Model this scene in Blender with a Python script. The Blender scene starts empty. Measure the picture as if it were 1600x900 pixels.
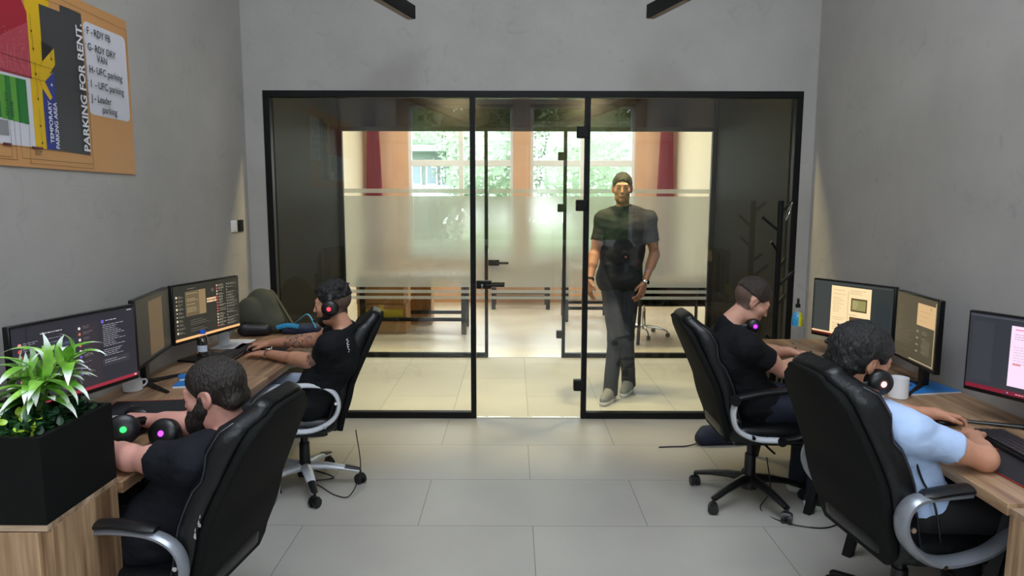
import bpy, math, random
import numpy as np
from math import sin, cos, pi, radians as R_
from mathutils import Vector as V, Matrix as M4

sc = bpy.context.scene
COL = sc.collection

# ------------------------------------------------------------------ camera, world, lights, exposure
cam_d = bpy.data.cameras.new('camera')
cam_d.sensor_width = 36.0
cam_d.lens = 1073.975 / 1600 * 36.0
cam_d.clip_end = 200
cam = bpy.data.objects.new('camera', cam_d); COL.objects.link(cam)
_p, _y, _r = .1259, -.0016, .0021
_F = V((sin(_y)*cos(_p), cos(_y)*cos(_p), -sin(_p)))
_r0 = V((cos(_y), -sin(_y), 0)); _u0 = _r0.cross(_F)
_X = _r0*cos(_r) + _u0*sin(_r); _U = -_r0*sin(_r) + _u0*cos(_r)
cam.matrix_world = M4(((_X.x, _U.x, -_F.x, -.1057), (_X.y, _U.y, -_F.y, -3.4057), (_X.z, _U.z, -_F.z, 1.6837), (0, 0, 0, 1)))
sc.camera = cam
sc.view_settings.view_transform = 'Standard'
sc.view_settings.look = 'None'
sc.view_settings.gamma = 1
sc.view_settings.use_curve_mapping = False
sc.view_settings.exposure = 0.6
SKY = 7.0            # daylight outside the windows behind the camera
CLAMP = 47.0         # corridor downlights
LAMP = 18.0          # ceiling panels of the far room
sc.cycles.use_denoising = True
sc.cycles.max_bounces = 14
sc.cycles.diffuse_bounces = 6
sc.cycles.glossy_bounces = 6
sc.cycles.transmission_bounces = 8
sc.cycles.transparent_max_bounces = 24
sc.cycles.caustics_reflective = False
sc.cycles.caustics_refractive = False
sc.cycles.sample_clamp_indirect = 6
world = bpy.data.worlds.new('daylight'); sc.world = world
world.use_nodes = True
_bg = world.node_tree.nodes['Background']
_bg.inputs[0].default_value = (.83, .89, .98, 1)
_bg.inputs[1].default_value = SKY

def area_light(name, loc, rot, sx, sy, power, color, parent=None, portal=False):
    d = bpy.data.lights.new(name, 'AREA'); d.shape = 'RECTANGLE'; d.size = sx; d.size_y = sy
    d.energy = power; d.color = color
    if portal: d.cycles.is_portal = True
    o = bpy.data.objects.new(name, d); COL.objects.link(o); o.location = loc; o.rotation_euler = rot
    if parent: o.parent = parent
    return o
for _i, (_x, _w) in enumerate(((-.995, 1.79), (1.07, 1.78))):
    area_light('window_portal', (_x, -4.83, 2.12), (R_(90), 0, 0), _w, 2.35, 1, (1, 1, 1), portal=True)
    area_light('window_portal', (_x, -4.83, 3.825), (R_(90), 0, 0), _w, .55, 1, (1, 1, 1), portal=True)  # portal for the upper windows, added to brighten the front room
for _x, _w in ((-.965, 1.73), (1.03, 1.72)):
    area_light('window_portal', (_x, 7.97, 2.0), (R_(-90), 0, 0), _w, 2.45, 1, (1, 1, 1), portal=True)
area_light('added_skylight_portal', (.0, -2.22, 5.42), (0, 0, 0), 2.78, 3.1, 1, (1, 1, 1), portal=True)  # portal for the unseen skylight added as extra light

# ------------------------------------------------------------------ materials
def lin(c):
    if isinstance(c, str): c = tuple(int(c[i:i+2], 16)/255 for i in (0, 2, 4))
    elif max(c) > 1: c = tuple(x/255 for x in c)
    return tuple(x/12.92 if x <= .04045 else ((x+.055)/1.055)**2.4 for x in c)
MATS = {}
def mat(name, col, rough=.5, metal=0, bump=0, bscale=60, var=0, vscale=3, spec=.5, coat=0, sheen=0, stretch=None, detail=4, bdist=.01):
    if name in MATS: return MATS[name]
    m = bpy.data.materials.new(name); m.use_nodes = True; nt = m.node_tree
    b = nt.nodes['Principled BSDF']; c = lin(col)
    b.inputs['Base Color'].default_value = (*c, 1); b.inputs['Roughness'].default_value = rough
    b.inputs['Metallic'].default_value = metal; b.inputs['Specular IOR Level'].default_value = spec
    b.inputs['Coat Weight'].default_value = coat; b.inputs['Sheen Weight'].default_value = sheen
    if var or bump:
        tc = nt.nodes.new('ShaderNodeTexCoord'); mp = nt.nodes.new('ShaderNodeMapping')
        nt.links.new(tc.outputs['Object'], mp.inputs[0])
        if stretch: mp.inputs['Scale'].default_value = stretch
    if var:
        n = nt.nodes.new('ShaderNodeTexNoise'); n.inputs['Scale'].default_value = vscale; n.inputs['Detail'].default_value = 6
        nt.links.new(mp.outputs[0], n.inputs['Vector'])
        r = nt.nodes.new('ShaderNodeValToRGB')
        r.color_ramp.elements[0].position = .3; r.color_ramp.elements[1].position = .7
        r.color_ramp.elements[0].color = (*[x*(1-var) for x in c], 1); r.color_ramp.elements[1].color = (*[min(1, x*(1+var)) for x in c], 1)
        nt.links.new(n.outputs[0], r.inputs[0]); nt.links.new(r.outputs[0], b.inputs['Base Color'])
    if bump:
        n = nt.nodes.new('ShaderNodeTexNoise'); n.inputs['Scale'].default_value = bscale; n.inputs['Detail'].default_value = detail
        nt.links.new(mp.outputs[0], n.inputs['Vector'])
        bp = nt.nodes.new('ShaderNodeBump'); bp.inputs['Strength'].default_value = bump; bp.inputs['Distance'].default_value = bdist
        nt.links.new(n.outputs[0], bp.inputs['Height']); nt.links.new(bp.outputs[0], b.inputs['Normal'])
    MATS[name] = m; return m
def emit(name, col, s=1.0):
    s *= .70
    if name in MATS: return MATS[name]
    m = bpy.data.materials.new(name); m.use_nodes = True; nt = m.node_tree
    b = nt.nodes['Principled BSDF']; b.inputs['Base Color'].default_value = (.01, .01, .01, 1); b.inputs['Roughness'].default_value = .35
    b.inputs['Emission Color'].default_value = (*lin(col), 1); b.inputs['Emission Strength'].default_value = s
    MATS[name] = m; return m
def glass_mat(name, tint, f0=.045, rough=0.0):
    m = bpy.data.materials.new(name); m.use_nodes = True; nt = m.node_tree; nt.nodes.clear()
    o = nt.nodes.new('ShaderNodeOutputMaterial'); mx = nt.nodes.new('ShaderNodeMixShader')
    t = nt.nodes.new('ShaderNodeBsdfTransparent'); t.inputs[0].default_value = (*tint, 1)
    g = nt.nodes.new('ShaderNodeBsdfGlossy'); g.inputs['Roughness'].default_value = rough; g.inputs[0].default_value = (1, 1, 1, 1)
    lw = nt.nodes.new('ShaderNodeLayerWeight'); lw.inputs[0].default_value = .5
    p = nt.nodes.new('ShaderNodeMath'); p.operation = 'POWER'; p.inputs[1].default_value = 5
    nt.links.new(lw.outputs['Facing'], p.inputs[0])
    a = nt.nodes.new('ShaderNodeMath'); a.operation = 'MULTIPLY_ADD'; a.inputs[1].default_value = 1-f0; a.inputs[2].default_value = f0
    nt.links.new(p.outputs[0], a.inputs[0]); nt.links.new(a.outputs[0], mx.inputs[0])
    nt.links.new(t.outputs[0], mx.inputs[1]); nt.links.new(g.outputs[0], mx.inputs[2]); nt.links.new(mx.outputs[0], o.inputs[0])
    MATS[name] = m; return m
def frost_mat(name):
    m = bpy.data.materials.new(name); m.use_nodes = True; nt = m.node_tree; nt.nodes.clear()
    o = nt.nodes.new('ShaderNodeOutputMaterial'); mx = nt.nodes.new('ShaderNodeMixShader'); mx.inputs[0].default_value = .62
    t = nt.nodes.new('ShaderNodeBsdfTranslucent'); t.inputs[0].default_value = (.63, .64, .62, 1)
    g = nt.nodes.new('ShaderNodeBsdfRefraction'); g.inputs['Roughness'].default_value = .38; g.inputs['IOR'].default_value = 1.12; g.inputs[0].default_value = (.95, .96, .93, 1)
    nt.links.new(t.outputs[0], mx.inputs[1]); nt.links.new(g.outputs[0], mx.inputs[2])
    m2 = nt.nodes.new('ShaderNodeMixShader'); m2.inputs[0].default_value = .12
    d = nt.nodes.new('ShaderNodeBsdfDiffuse'); d.inputs[0].default_value = (.8, .82, .8, 1)
    nt.links.new(mx.outputs[0], m2.inputs[1]); nt.links.new(d.outputs[0], m2.inputs[2]); nt.links.new(m2.outputs[0], o.inputs[0])
    MATS[name] = m; return m
def wood_mat(name, c1, c2, c3, axis='X', rough=.45, scale=1.0):
    m = bpy.data.materials.new(name); m.use_nodes = True; nt = m.node_tree; L = nt.links
    b = nt.nodes['Principled BSDF']; b.inputs['Roughness'].default_value = rough
    tc = nt.nodes.new('ShaderNodeTexCoord'); mp = nt.nodes.new('ShaderNodeMapping')
    s = {'X': (.6, 9, 9), 'Y': (9, .6, 9), 'Z': (9, 9, .6)}[axis]
    mp.inputs['Scale'].default_value = tuple(k*scale for k in s); L.new(tc.outputs['Object'], mp.inputs[0])
    n = nt.nodes.new('ShaderNodeTexNoise'); n.inputs['Scale'].default_value = 1.6; n.inputs['Detail'].default_value = 9; n.inputs['Distortion'].default_value = .7
    L.new(mp.outputs[0], n.inputs['Vector'])
    r = nt.nodes.new('ShaderNodeValToRGB'); e = r.color_ramp.elements
    e[0].position = .32; e[0].color = (*lin(c1), 1); e[1].position = .68; e[1].color = (*lin(c3), 1)
    k = e.new(.5); k.color = (*lin(c2), 1)
    L.new(n.outputs[0], r.inputs[0])
    n2 = nt.nodes.new('ShaderNodeTexNoise'); n2.inputs['Scale'].default_value = 9; n2.inputs['Detail'].default_value = 4
    L.new(mp.outputs[0], n2.inputs['Vector'])
    mx = nt.nodes.new('ShaderNodeMixRGB'); mx.blend_type = 'MULTIPLY'; mx.inputs[0].default_value = .45
    r2 = nt.nodes.new('ShaderNodeValToRGB'); r2.color_ramp.elements[0].position = .35; r2.color_ramp.elements[0].color = (.45, .42, .4, 1); r2.color_ramp.elements[1].position = .6
    L.new(n2.outputs[0], r2.inputs[0]); L.new(r.outputs[0], mx.inputs[1]); L.new(r2.outputs[0], mx.inputs[2]); L.new(mx.outputs[0], b.inputs['Base Color'])
    MATS[name] = m; return m
def tile_mat(name, c, grout, rot=0, bw=1.2, rh=.6, rough=.38, off=(0, 0)):
    m = bpy.data.materials.new(name); m.use_nodes = True; nt = m.node_tree; L = nt.links
    b = nt.nodes['Principled BSDF']
    tc = nt.nodes.new('ShaderNodeTexCoord'); mp = nt.nodes.new('ShaderNodeMapping'); mp.inputs['Rotation'].default_value = (0, 0, rot); mp.inputs['Location'].default_value = (*off, 0)
    L.new(tc.outputs['Object'], mp.inputs[0])
    br = nt.nodes.new('ShaderNodeTexBrick'); br.offset = .5; br.offset_frequency = 2
    br.inputs['Scale'].default_value = 1; br.inputs['Mortar Size'].default_value = .0022; br.inputs['Mortar Smooth'].default_value = .3
    br.inputs['Brick Width'].default_value = bw; br.inputs['Row Height'].default_value = rh
    cc = lin(c); br.inputs['Color1'].default_value = (*cc, 1); br.inputs['Color2'].default_value = (*[x*.93 for x in cc], 1); br.inputs['Mortar'].default_value = (*lin(grout), 1)
    L.new(mp.outputs[0], br.inputs['Vector'])
    n = nt.nodes.new('ShaderNodeTexNoise'); n.inputs['Scale'].default_value = 1.7; n.inputs['Detail'].default_value = 7
    L.new(tc.outputs['Object'], n.inputs['Vector'])
    r = nt.nodes.new('ShaderNodeValToRGB'); r.color_ramp.elements[0].position = .3; r.color_ramp.elements[0].color = (.84, .84, .85, 1); r.color_ramp.elements[1].position = .7
    L.new(n.outputs[0], r.inputs[0])
    mx = nt.nodes.new('ShaderNodeMixRGB'); mx.blend_type = 'MULTIPLY'; mx.inputs[0].default_value = 1
    L.new(br.outputs[0], mx.inputs[1]); L.new(r.outputs[0], mx.inputs[2]); L.new(mx.outputs[0], b.inputs['Base Color'])
    rr = nt.nodes.new('ShaderNodeMapRange'); rr.inputs[3].default_value = rough-.06; rr.inputs[4].default_value = rough+.1
    L.new(n.outputs[0], rr.inputs[0]); L.new(rr.outputs[0], b.inputs['Roughness'])
    MATS[name] = m; return m
def plaster_mat(name, c, amt=.10):
    m = bpy.data.materials.new(name); m.use_nodes = True; nt = m.node_tree; L = nt.links
    b = nt.nodes['Principled BSDF']; b.inputs['Roughness'].default_value = .75
    tc = nt.nodes.new('ShaderNodeTexCoord'); cc = lin(c)
    n = nt.nodes.new('ShaderNodeTexNoise'); n.inputs['Scale'].default_value = 1.3; n.inputs['Detail'].default_value = 9; n.inputs['Roughness'].default_value = .62
    n2 = nt.nodes.new('ShaderNodeTexNoise'); n2.inputs['Scale'].default_value = 7; n2.inputs['Detail'].default_value = 5; n2.inputs['Distortion'].default_value = 1.5
    L.new(tc.outputs['Object'], n.inputs['Vector']); L.new(tc.outputs['Object'], n2.inputs['Vector'])
    r = nt.nodes.new('ShaderNodeValToRGB'); r.color_ramp.elements[0].position = .3; r.color_ramp.elements[1].position = .7
    r.color_ramp.elements[0].color = (*[x*(1-amt) for x in cc], 1); r.color_ramp.elements[1].color = (*[x*(1+amt) for x in cc], 1)
    L.new(n.outputs[0], r.inputs[0])
    r2 = nt.nodes.new('ShaderNodeValToRGB'); r2.color_ramp.elements[0].position = .25; r2.color_ramp.elements[0].color = (.78, .78, .78, 1); r2.color_ramp.elements[1].position = .4
    L.new(n2.outputs[0], r2.inputs[0])
    mx = nt.nodes.new('ShaderNodeMixRGB'); mx.blend_type = 'MULTIPLY'; mx.inputs[0].default_value = .5
    L.new(r.outputs[0], mx.inputs[1]); L.new(r2.outputs[0], mx.inputs[2]); L.new(mx.outputs[0], b.inputs['Base Color'])
    bp = nt.nodes.new('ShaderNodeBump'); bp.inputs['Strength'].default_value = .25; bp.inputs['Distance'].default_value = .01
    L.new(n2.outputs[0], bp.inputs['Height']); L.new(bp.outputs[0], b.inputs['Normal'])
    MATS[name] = m; return m
def leaf_mat(name, c, c2, tip=None):
    m = bpy.data.materials.new(name); m.use_nodes = True; nt = m.node_tree; L = nt.links
    b = nt.nodes['Principled BSDF']; b.inputs['Roughness'].default_value = .35
    tc = nt.nodes.new('ShaderNodeTexCoord'); n = nt.nodes.new('ShaderNodeTexNoise'); n.inputs['Scale'].default_value = 14; n.inputs['Detail'].default_value = 3
    L.new(tc.outputs['Object'], n.inputs['Vector'])
    r = nt.nodes.new('ShaderNodeValToRGB'); r.color_ramp.elements[0].position = .35; r.color_ramp.elements[1].position = .65
    r.color_ramp.elements[0].color = (*lin(c), 1); r.color_ramp.elements[1].color = (*lin(c2), 1)
    L.new(n.outputs[0], r.inputs[0]); out = r.outputs[0]
    if tip:
        uv = nt.nodes.new('ShaderNodeUVMap'); uv.uv_map = 'leaf'; sp = nt.nodes.new('ShaderNodeSeparateXYZ'); L.new(uv.outputs[0], sp.inputs[0])
        mr = nt.nodes.new('ShaderNodeMapRange'); mr.inputs[1].default_value = .62; mr.inputs[2].default_value = .8; L.new(sp.outputs[1], mr.inputs[0])
        mx = nt.nodes.new('ShaderNodeMixRGB'); mx.inputs[2].default_value = (*lin(tip), 1); L.new(mr.outputs[0], mx.inputs[0]); L.new(out, mx.inputs[1]); out = mx.outputs[0]
    L.new(out, b.inputs['Base Color'])
    MATS[name] = m; return m

plaster = plaster_mat('grey plaster', (168, 164, 160))
BLACK = mat('black powder coat', (9, 9, 11), .5, spec=.25)
GLASS = glass_mat('clear glass', (.965, .975, .965), .035)
WGLASS = glass_mat('window glass', (.97, .98, .98), .04)
FROST = frost_mat('frosted film')
TILE = tile_mat('pale grey porcelain tile', (174, 170, 162), (105, 103, 100))
TILE2 = tile_mat('pale grey porcelain tile lengthwise', (182, 180, 172), (120, 118, 110), rot=R_(90), off=(0, .585), rough=.62)
FLOOR3 = tile_mat('cream floor', (208, 198, 174), (180, 168, 140), bw=1.4, rh=.2, rough=.3)
WOOD = wood_mat('walnut desk laminate', (104, 78, 58), (148, 116, 88), (176, 144, 112), 'Y')
WOODV = wood_mat('vertical oak laminate', (118, 90, 64), (170, 138, 106), (202, 172, 138), 'Z')
LEATHER = mat('black leather', (10, 11, 14), .36, bump=.16, bscale=70, spec=.35)
MATTE = mat('black matte fabric back', (9, 11, 10), .8, bump=.12, bscale=200, spec=.2)
PLAST = mat('black plastic', (15, 15, 17), .4)
SILVER = mat('silver painted metal', (206, 209, 216), .35, .15)
DSILVER = mat('grey metallic plastic', (138, 142, 150), .3, .5)
CHROME = mat('chrome', (225, 225, 228), .1, 1.0)
BEZEL = mat('black monitor plastic', (10, 10, 12), .3)
WHITE = mat('white glazed ceramic', (225, 226, 230), .25)
PAPER = mat('white paper', (222, 224, 228), .7)
CARD = mat('brown cardboard', (176, 132, 84), .8, var=.08, vscale=6)
BLUEP = mat('blue notebook cover', (38, 116, 190), .4)

# ------------------------------------------------------------------ object helpers
def link(o, parent=None):
    COL.objects.link(o)
    if parent is not None: o.parent = parent
    return o
def tag(o, label=None, cat=None, group=None, kind=None):
    if label: o['label'] = label
    if cat: o['category'] = cat
    if group: o['group'] = group
    if kind: o['kind'] = kind
    return o
def thing(name, label, cat, loc=(0, 0, 0), rz=0, group=None):
    o = bpy.data.objects.new(name, None); COL.objects.link(o); o.empty_display_size = .05
    o.location = loc; o.rotation_euler = (0, 0, rz)
    return tag(o, label, cat, group)
def copy_tree(o, parent=None):
    c = o.copy(); COL.objects.link(c); c.parent = parent
    for ch in list(o.children): copy_tree(ch, c)
    return c

class MB:
    def __init__(s): s.v = []; s.f = []; s.m = []; s.uv = None
    def add(s, vs, fs, mi=0, T=None):
        b = len(s.v)
        for p in vs:
            p = V(p); s.v.append(tuple(T @ p) if T else tuple(p))
        for f in fs: s.f.append(tuple(i+b for i in f)); s.m.append(mi)
        return s
    def box(s, x0, x1, y0, y1, z0, z1, mi=0, T=None):
        vs = [(x, y, z) for z in (z0, z1) for y in (y0, y1) for x in (x0, x1)]
        return s.add(vs, [(0, 2, 3, 1), (4, 5, 7, 6), (0, 1, 5, 4), (2, 6, 7, 3), (0, 4, 6, 2), (1, 3, 7, 5)], mi, T)
    def quad(s, a, b, c, d, mi=0, T=None): return s.add([a, b, c, d], [(0, 1, 2, 3)], mi, T)
    def loft(s, rings, mi=0, cap=True, closed=False, T=None):
        n = len(rings[0]); vs = [p for r in rings for p in r]; fs = []
        K = len(rings)
        for i in range(K if closed else K-1):
            for j in range(n):
                a = i*n+j; b = i*n+(j+1) % n; c = ((i+1) % K)*n+(j+1) % n; d = ((i+1) % K)*n+j
                fs.append((a, b, c, d))
        if cap and not closed:
            fs.append(tuple(range(n-1, -1, -1))); fs.append(tuple((K-1)*n+j for j in range(n)))
        return s.add(vs, fs, mi, T)
    def tube(s, pts, r, seg=10, closed=False, rw=None, up=(0, 0, 1), mi=0, T=None):
        """r radius (number or list); rw: second radius along 'up' for a flat section"""
        pts = [V(p) for p in pts]; n = len(pts); rings = []
        rr = r if isinstance(r, (list, tuple)) else [r]*n
        prev = None
        for i in range(n):
            if closed: t = (pts[(i+1) % n]-pts[i-1])
            else: t = (pts[min(i+1, n-1)]-pts[max(i-1, 0)])
            t.normalize()
            if prev is None or rw is not None:
                u = V(up); u = u-t*u.dot(t)
                if u.length < 1e-4: u = V((1, 0, 0))-t*t.x
                if u.length < 1e-4: u = V((0, 1, 0))
            else: u = prev-t*prev.dot(t)
            u.normalize(); prev = u; w = t.cross(u)
            b = rr[i] if rw is None else (rw if not isinstance(rw, (list, tuple)) else rw[i])
            rings.append([pts[i]+w*(rr[i]*cos(2*pi*k/seg))+u*(b*sin(2*pi*k/seg)) for k in range(seg)])
        return s.loft(rings, mi, closed=closed, T=T)
    def lathe(s, prof, seg=24, c=(0, 0, 0), mi=0, T=None):
        rings = [[(c[0]+max(r, 1e-4)*cos(2*pi*k/seg), c[1]+max(r, 1e-4)*sin(2*pi*k/seg), c[2]+z) for k in range(seg)] for r, z in prof]
        return s.loft(rings, mi, T=T)
    def disc(s, c, r, n=16, mi=0, T=None, ax='y'):
        vs = [(c[0]+r*cos(2*pi*k/n), c[1], c[2]+r*sin(2*pi*k/n)) for k in range(n)]
        return s.add(vs, [tuple(range(n-1, -1, -1))], mi, T)
    def build(s, name, mats, parent=None, smooth=False, bevel=0, seg=2, origin=None, sub=0, ang=35):
        me = bpy.data.meshes.new(name)
        vs = s.v if origin is None else [tuple(V(p)-V(origin)) for p in s.v]
        me.from_pydata(vs, [], s.f)
        if not isinstance(mats, (list, tuple)): mats = [mats]
        for m in mats: me.materials.append(m)
        if len(mats) > 1: me.polygons.foreach_set('material_index', s.m)
        if s.uv:
            L = me.uv_layers.new(name='leaf'); k = 0
            for p in me.polygons:
                for li in p.loop_indices: L.data[li].uv = s.uv[me.loops[li].vertex_index]
        if smooth:
            me.shade_smooth()
            try: me.set_sharp_from_angle(angle=R_(ang))
            except Exception: pass
        me.update(); me.validate()
        o = bpy.data.objects.new(name, me); link(o, parent)
        if bevel:
            b = o.modifiers.new('bevel', 'BEVEL'); b.width = bevel; b.segments = seg; b.limit_method = 'ANGLE'; b.angle_limit = R_(40)
            me.shade_smooth()
            try: me.set_sharp_from_angle(angle=R_(55))
            except Exception: pass
        if sub:
            b = o.modifiers.new('sub', 'SUBSURF'); b.levels = sub; b.render_levels = sub; me.shade_smooth()
        return o

def catmull(pts, n=6, closed=False):
    P = [V(p) for p in pts]; out = []; K = len(P)
    rng = range(K) if closed else range(K-1)
    for i in rng:
        p0 = P[i-1] if (closed or i > 0) else P[0]*2-P[1]
        p1 = P[i]; p2 = P[(i+1) % K]
        p3 = P[(i+2) % K] if (closed or i+2 < K) else P[-1]*2-P[-2]
        for k in range(n):
            t = k/n; out.append(.5*((2*p1)+(p2-p0)*t+(2*p0-5*p1+4*p2-p3)*t*t+(3*p1-p0-3*p2+p3)*t**3))
    if not closed: out.append(P[-1])
    return out
def rrect(w, d, r, n=5):
    """rounded rectangle outline (x,y), counter-clockwise"""
    r = min(r, w/2-1e-4, d/2-1e-4); out = []
    for cx, cy, a0 in ((w/2-r, d/2-r, 0), (-w/2+r, d/2-r, 90), (-w/2+r, -d/2+r, 180), (w/2-r, -d/2+r, 270)):
        for k in range(n+1):
            a = R_(a0+90*k/n); out.append((cx+r*cos(a), cy+r*sin(a)))
    return out
_txt = {}
def text_polys(body, size=1, bold=0, align='LEFT', shear=0):
    key = (body, size, bold, align, shear)
    if key in _txt: return _txt[key]
    cu = bpy.data.curves.new('t', 'FONT'); cu.body = body; cu.size = size; cu.offset = bold; cu.align_x = align; cu.shear = shear; cu.resolution_u = 3
    o = bpy.data.objects.new('t', cu); COL.objects.link(o)
    dg = bpy.context.evaluated_depsgraph_get(); me = bpy.data.meshes.new_from_object(o.evaluated_get(dg))
    r = ([tuple(v.co) for v in me.vertices], [tuple(p.vertices) for p in me.polygons])
    bpy.data.objects.remove(o); bpy.data.curves.remove(cu); bpy.data.meshes.remove(me)
    _txt[key] = r; return r
def put_text(mb, body, size, T, mi=0, bold=0, align='LEFT', shear=0, sx=1):
    v, f = text_polys(body, size, bold, align, shear)
    mb.add([(x*sx, y, z) for x, y, z in v], f, mi, T)

# ------------------------------------------------------------------ sculpting (distance field + surface nets) for bodies, clothes and hair
def nrm(a):
    a = np.array(a, float); return a/(np.linalg.norm(a)+1e-12)
class SDF:
    def __init__(s): s.P = []
    def cap(s, a, b, ra, rb=None, k=.02, sub=False):
        s.P.append(('c', np.array(a, float), np.array(b, float), ra, ra if rb is None else rb, k, sub)); return s
    def ell(s, c, r, Rm=None, k=.02, sub=False):
        s.P.append(('e', np.array(c, float), np.array(r, float) if np.ndim(r) else np.array([r]*3, float), Rm, 0, k, sub)); return s
    def cut(s, q, n, rad, k=.002):
        s.P.append(('h', np.array(q, float), nrm(n), rad, 0, k, True)); return s
    def mesh(s, vox, disp=None, smooth=0):
        lo = np.array([1e9]*3); hi = -lo
        for p in s.P:
            if p[6]: continue
            if p[0] == 'c': m = max(p[3], p[4]); a = np.minimum(p[1], p[2])-m; b = np.maximum(p[1], p[2])+m
            else: m = p[2].max(); a = p[1]-m; b = p[1]+m
            lo = np.minimum(lo, a); hi = np.maximum(hi, b)
        lo -= 4*vox+.01; hi += 4*vox+.01
        n = np.ceil((hi-lo)/vox).astype(int)+1
        F = np.full(n, .05, np.float32)
        ax = [(lo[i]+vox*np.arange(n[i])).astype(np.float32) for i in range(3)]
        for p in s.P:
            k = p[5]; mg = k*1.2+3*vox
            if p[0] == 'c': m = max(p[3], p[4])+mg; a = np.minimum(p[1], p[2])-m; b = np.maximum(p[1], p[2])+m
            elif p[0] == 'e': m = p[2].max()+mg; a = p[1]-m; b = p[1]+m
            else: m = p[3]+mg; a = p[1]-m; b = p[1]+m
            i0 = np.clip(((a-lo)/vox).astype(int), 0, n-1); i1 = np.clip(((b-lo)/vox).astype(int)+2, 0, n)
            if (i1 <= i0).any(): continue
            X = ax[0][i0[0]:i1[0], None, None]; Y = ax[1][None, i0[1]:i1[1], None]; Z = ax[2][None, None, i0[2]:i1[2]]
            if p[0] == 'c':
                A, B = p[1], p[2]; d = B-A; dd = float(d@d)+1e-12
                px, py, pz = X-A[0], Y-A[1], Z-A[2]
                t = np.clip((px*d[0]+py*d[1]+pz*d[2])/dd, 0, 1)
                D = np.sqrt((px-t*d[0])**2+(py-t*d[1])**2+(pz-t*d[2])**2)-(p[3]+t*(p[4]-p[3]))
            elif p[0] == 'e':
                c, r, Rm = p[1], p[2], p[3]
                px, py, pz = X-c[0], Y-c[1], Z-c[2]
                if Rm is not None:
                    qx = px*Rm[0][0]+py*Rm[1][0]+pz*Rm[2][0]; qy = px*Rm[0][1]+py*Rm[1][1]+pz*Rm[2][1]; qz = px*Rm[0][2]+py*Rm[1][2]+pz*Rm[2][2]
                else: qx, qy, qz = px, py, pz
                k0 = np.sqrt((qx/r[0])**2+(qy/r[1])**2+(qz/r[2])**2); k1 = np.sqrt((qx/r[0]**2)**2+(qy/r[1]**2)**2+(qz/r[2]**2)**2)+1e-9
                D = k0*(k0-1)/k1
            else:
                q, nn, rad = p[1], p[2], p[3]
                D = np.maximum(-((X-q[0])*nn[0]+(Y-q[1])*nn[1]+(Z-q[2])*nn[2]), np.sqrt((X-q[0])**2+(Y-q[1])**2+(Z-q[2])**2)-rad)
            D = D.astype(np.float32); sl = tuple(slice(i0[i], i1[i]) for i in range(3)); G = F[sl]
            if not p[6]:
                h = np.clip(.5+.5*(G-D)/k, 0, 1); F[sl] = G+(D-G)*h-k*h*(1-h)
            else:
                h = np.clip(.5-.5*(G+D)/k, 0, 1); F[sl] = G+(-D-G)*h+k*h*(1-h)
        if disp is not None:
            F += disp(ax[0][:, None, None], ax[1][None, :, None], ax[2][None, None, :]).astype(np.float32)
        F[0] = F[-1] = .05; F[:, 0] = F[:, -1] = .05; F[:, :, 0] = F[:, :, -1] = .05
        ins = F < 0; n = F.shape
        cnt = np.zeros(tuple(k-1 for k in n), np.int8)
        for dx in (0, 1):
            for dy in (0, 1):
                for dz in (0, 1): cnt += ins[dx:n[0]-1+dx, dy:n[1]-1+dy, dz:n[2]-1+dz]
        mi = np.argwhere((cnt > 0) & (cnt < 8)); acc = np.zeros((len(mi), 3)); num = np.zeros(len(mi))
        cn = [(x, y, z) for x in (0, 1) for y in (0, 1) for z in (0, 1)]
        vals = {c: F[mi[:, 0]+c[0], mi[:, 1]+c[1], mi[:, 2]+c[2]] for c in cn}
        for c in cn:
            for a in range(3):
                if c[a]: continue
                e = list(c); e[a] = 1; e = tuple(e); fa, fb = vals[c], vals[e]; mk = (fa < 0) != (fb < 0)
                t = np.where(mk, fa/(fa-fb+1e-12), 0); pos = np.array(c, float)[None, :].repeat(len(mi), 0); pos[:, a] = t
                acc[mk] += pos[mk]; num[mk] += 1
        P = lo+vox*(mi+acc/num[:, None])
        idx = np.full(cnt.shape, -1, np.int32); idx[mi[:, 0], mi[:, 1], mi[:, 2]] = np.arange(len(mi))
        Q = []
        for a in range(3):
            b, c = (a+1) % 3, (a+2) % 3
            s0 = [slice(0, n[i]) for i in range(3)]; s1 = list(s0); s0[a] = slice(0, n[a]-1); s1[a] = slice(1, n[a])
            ch = ins[tuple(s0)] != ins[tuple(s1)]; e = np.argwhere(ch)
            e = e[(e[:, b] > 0) & (e[:, c] > 0) & (e[:, b] < n[b]-1) & (e[:, c] < n[c]-1)]
            fl = ins[e[:, 0], e[:, 1], e[:, 2]]
            def g(db, dc):
                q = e.copy(); q[:, b] -= db; q[:, c] -= dc; return idx[q[:, 0], q[:, 1], q[:, 2]]
            q = np.stack([g(1, 1), g(0, 1), g(0, 0), g(1, 0)], 1); q[~fl] = q[~fl][:, ::-1]; Q.append(q)
        Q = np.concatenate(Q); Q = Q[(Q >= 0).all(1)]
        for _ in range(smooth):
            nb = np.zeros_like(P); ct = np.zeros(len(P))
            for i in range(4):
                a_, b_ = Q[:, i], Q[:, (i+1) % 4]
                for d_ in range(3): nb[:, d_] += np.bincount(a_, P[b_, d_], len(P)) + np.bincount(b_, P[a_, d_], len(P))
                ct += np.bincount(a_, minlength=len(P))+np.bincount(b_, minlength=len(P))
            P = P*.5+.5*nb/ct[:, None]
        return P, Q
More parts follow.
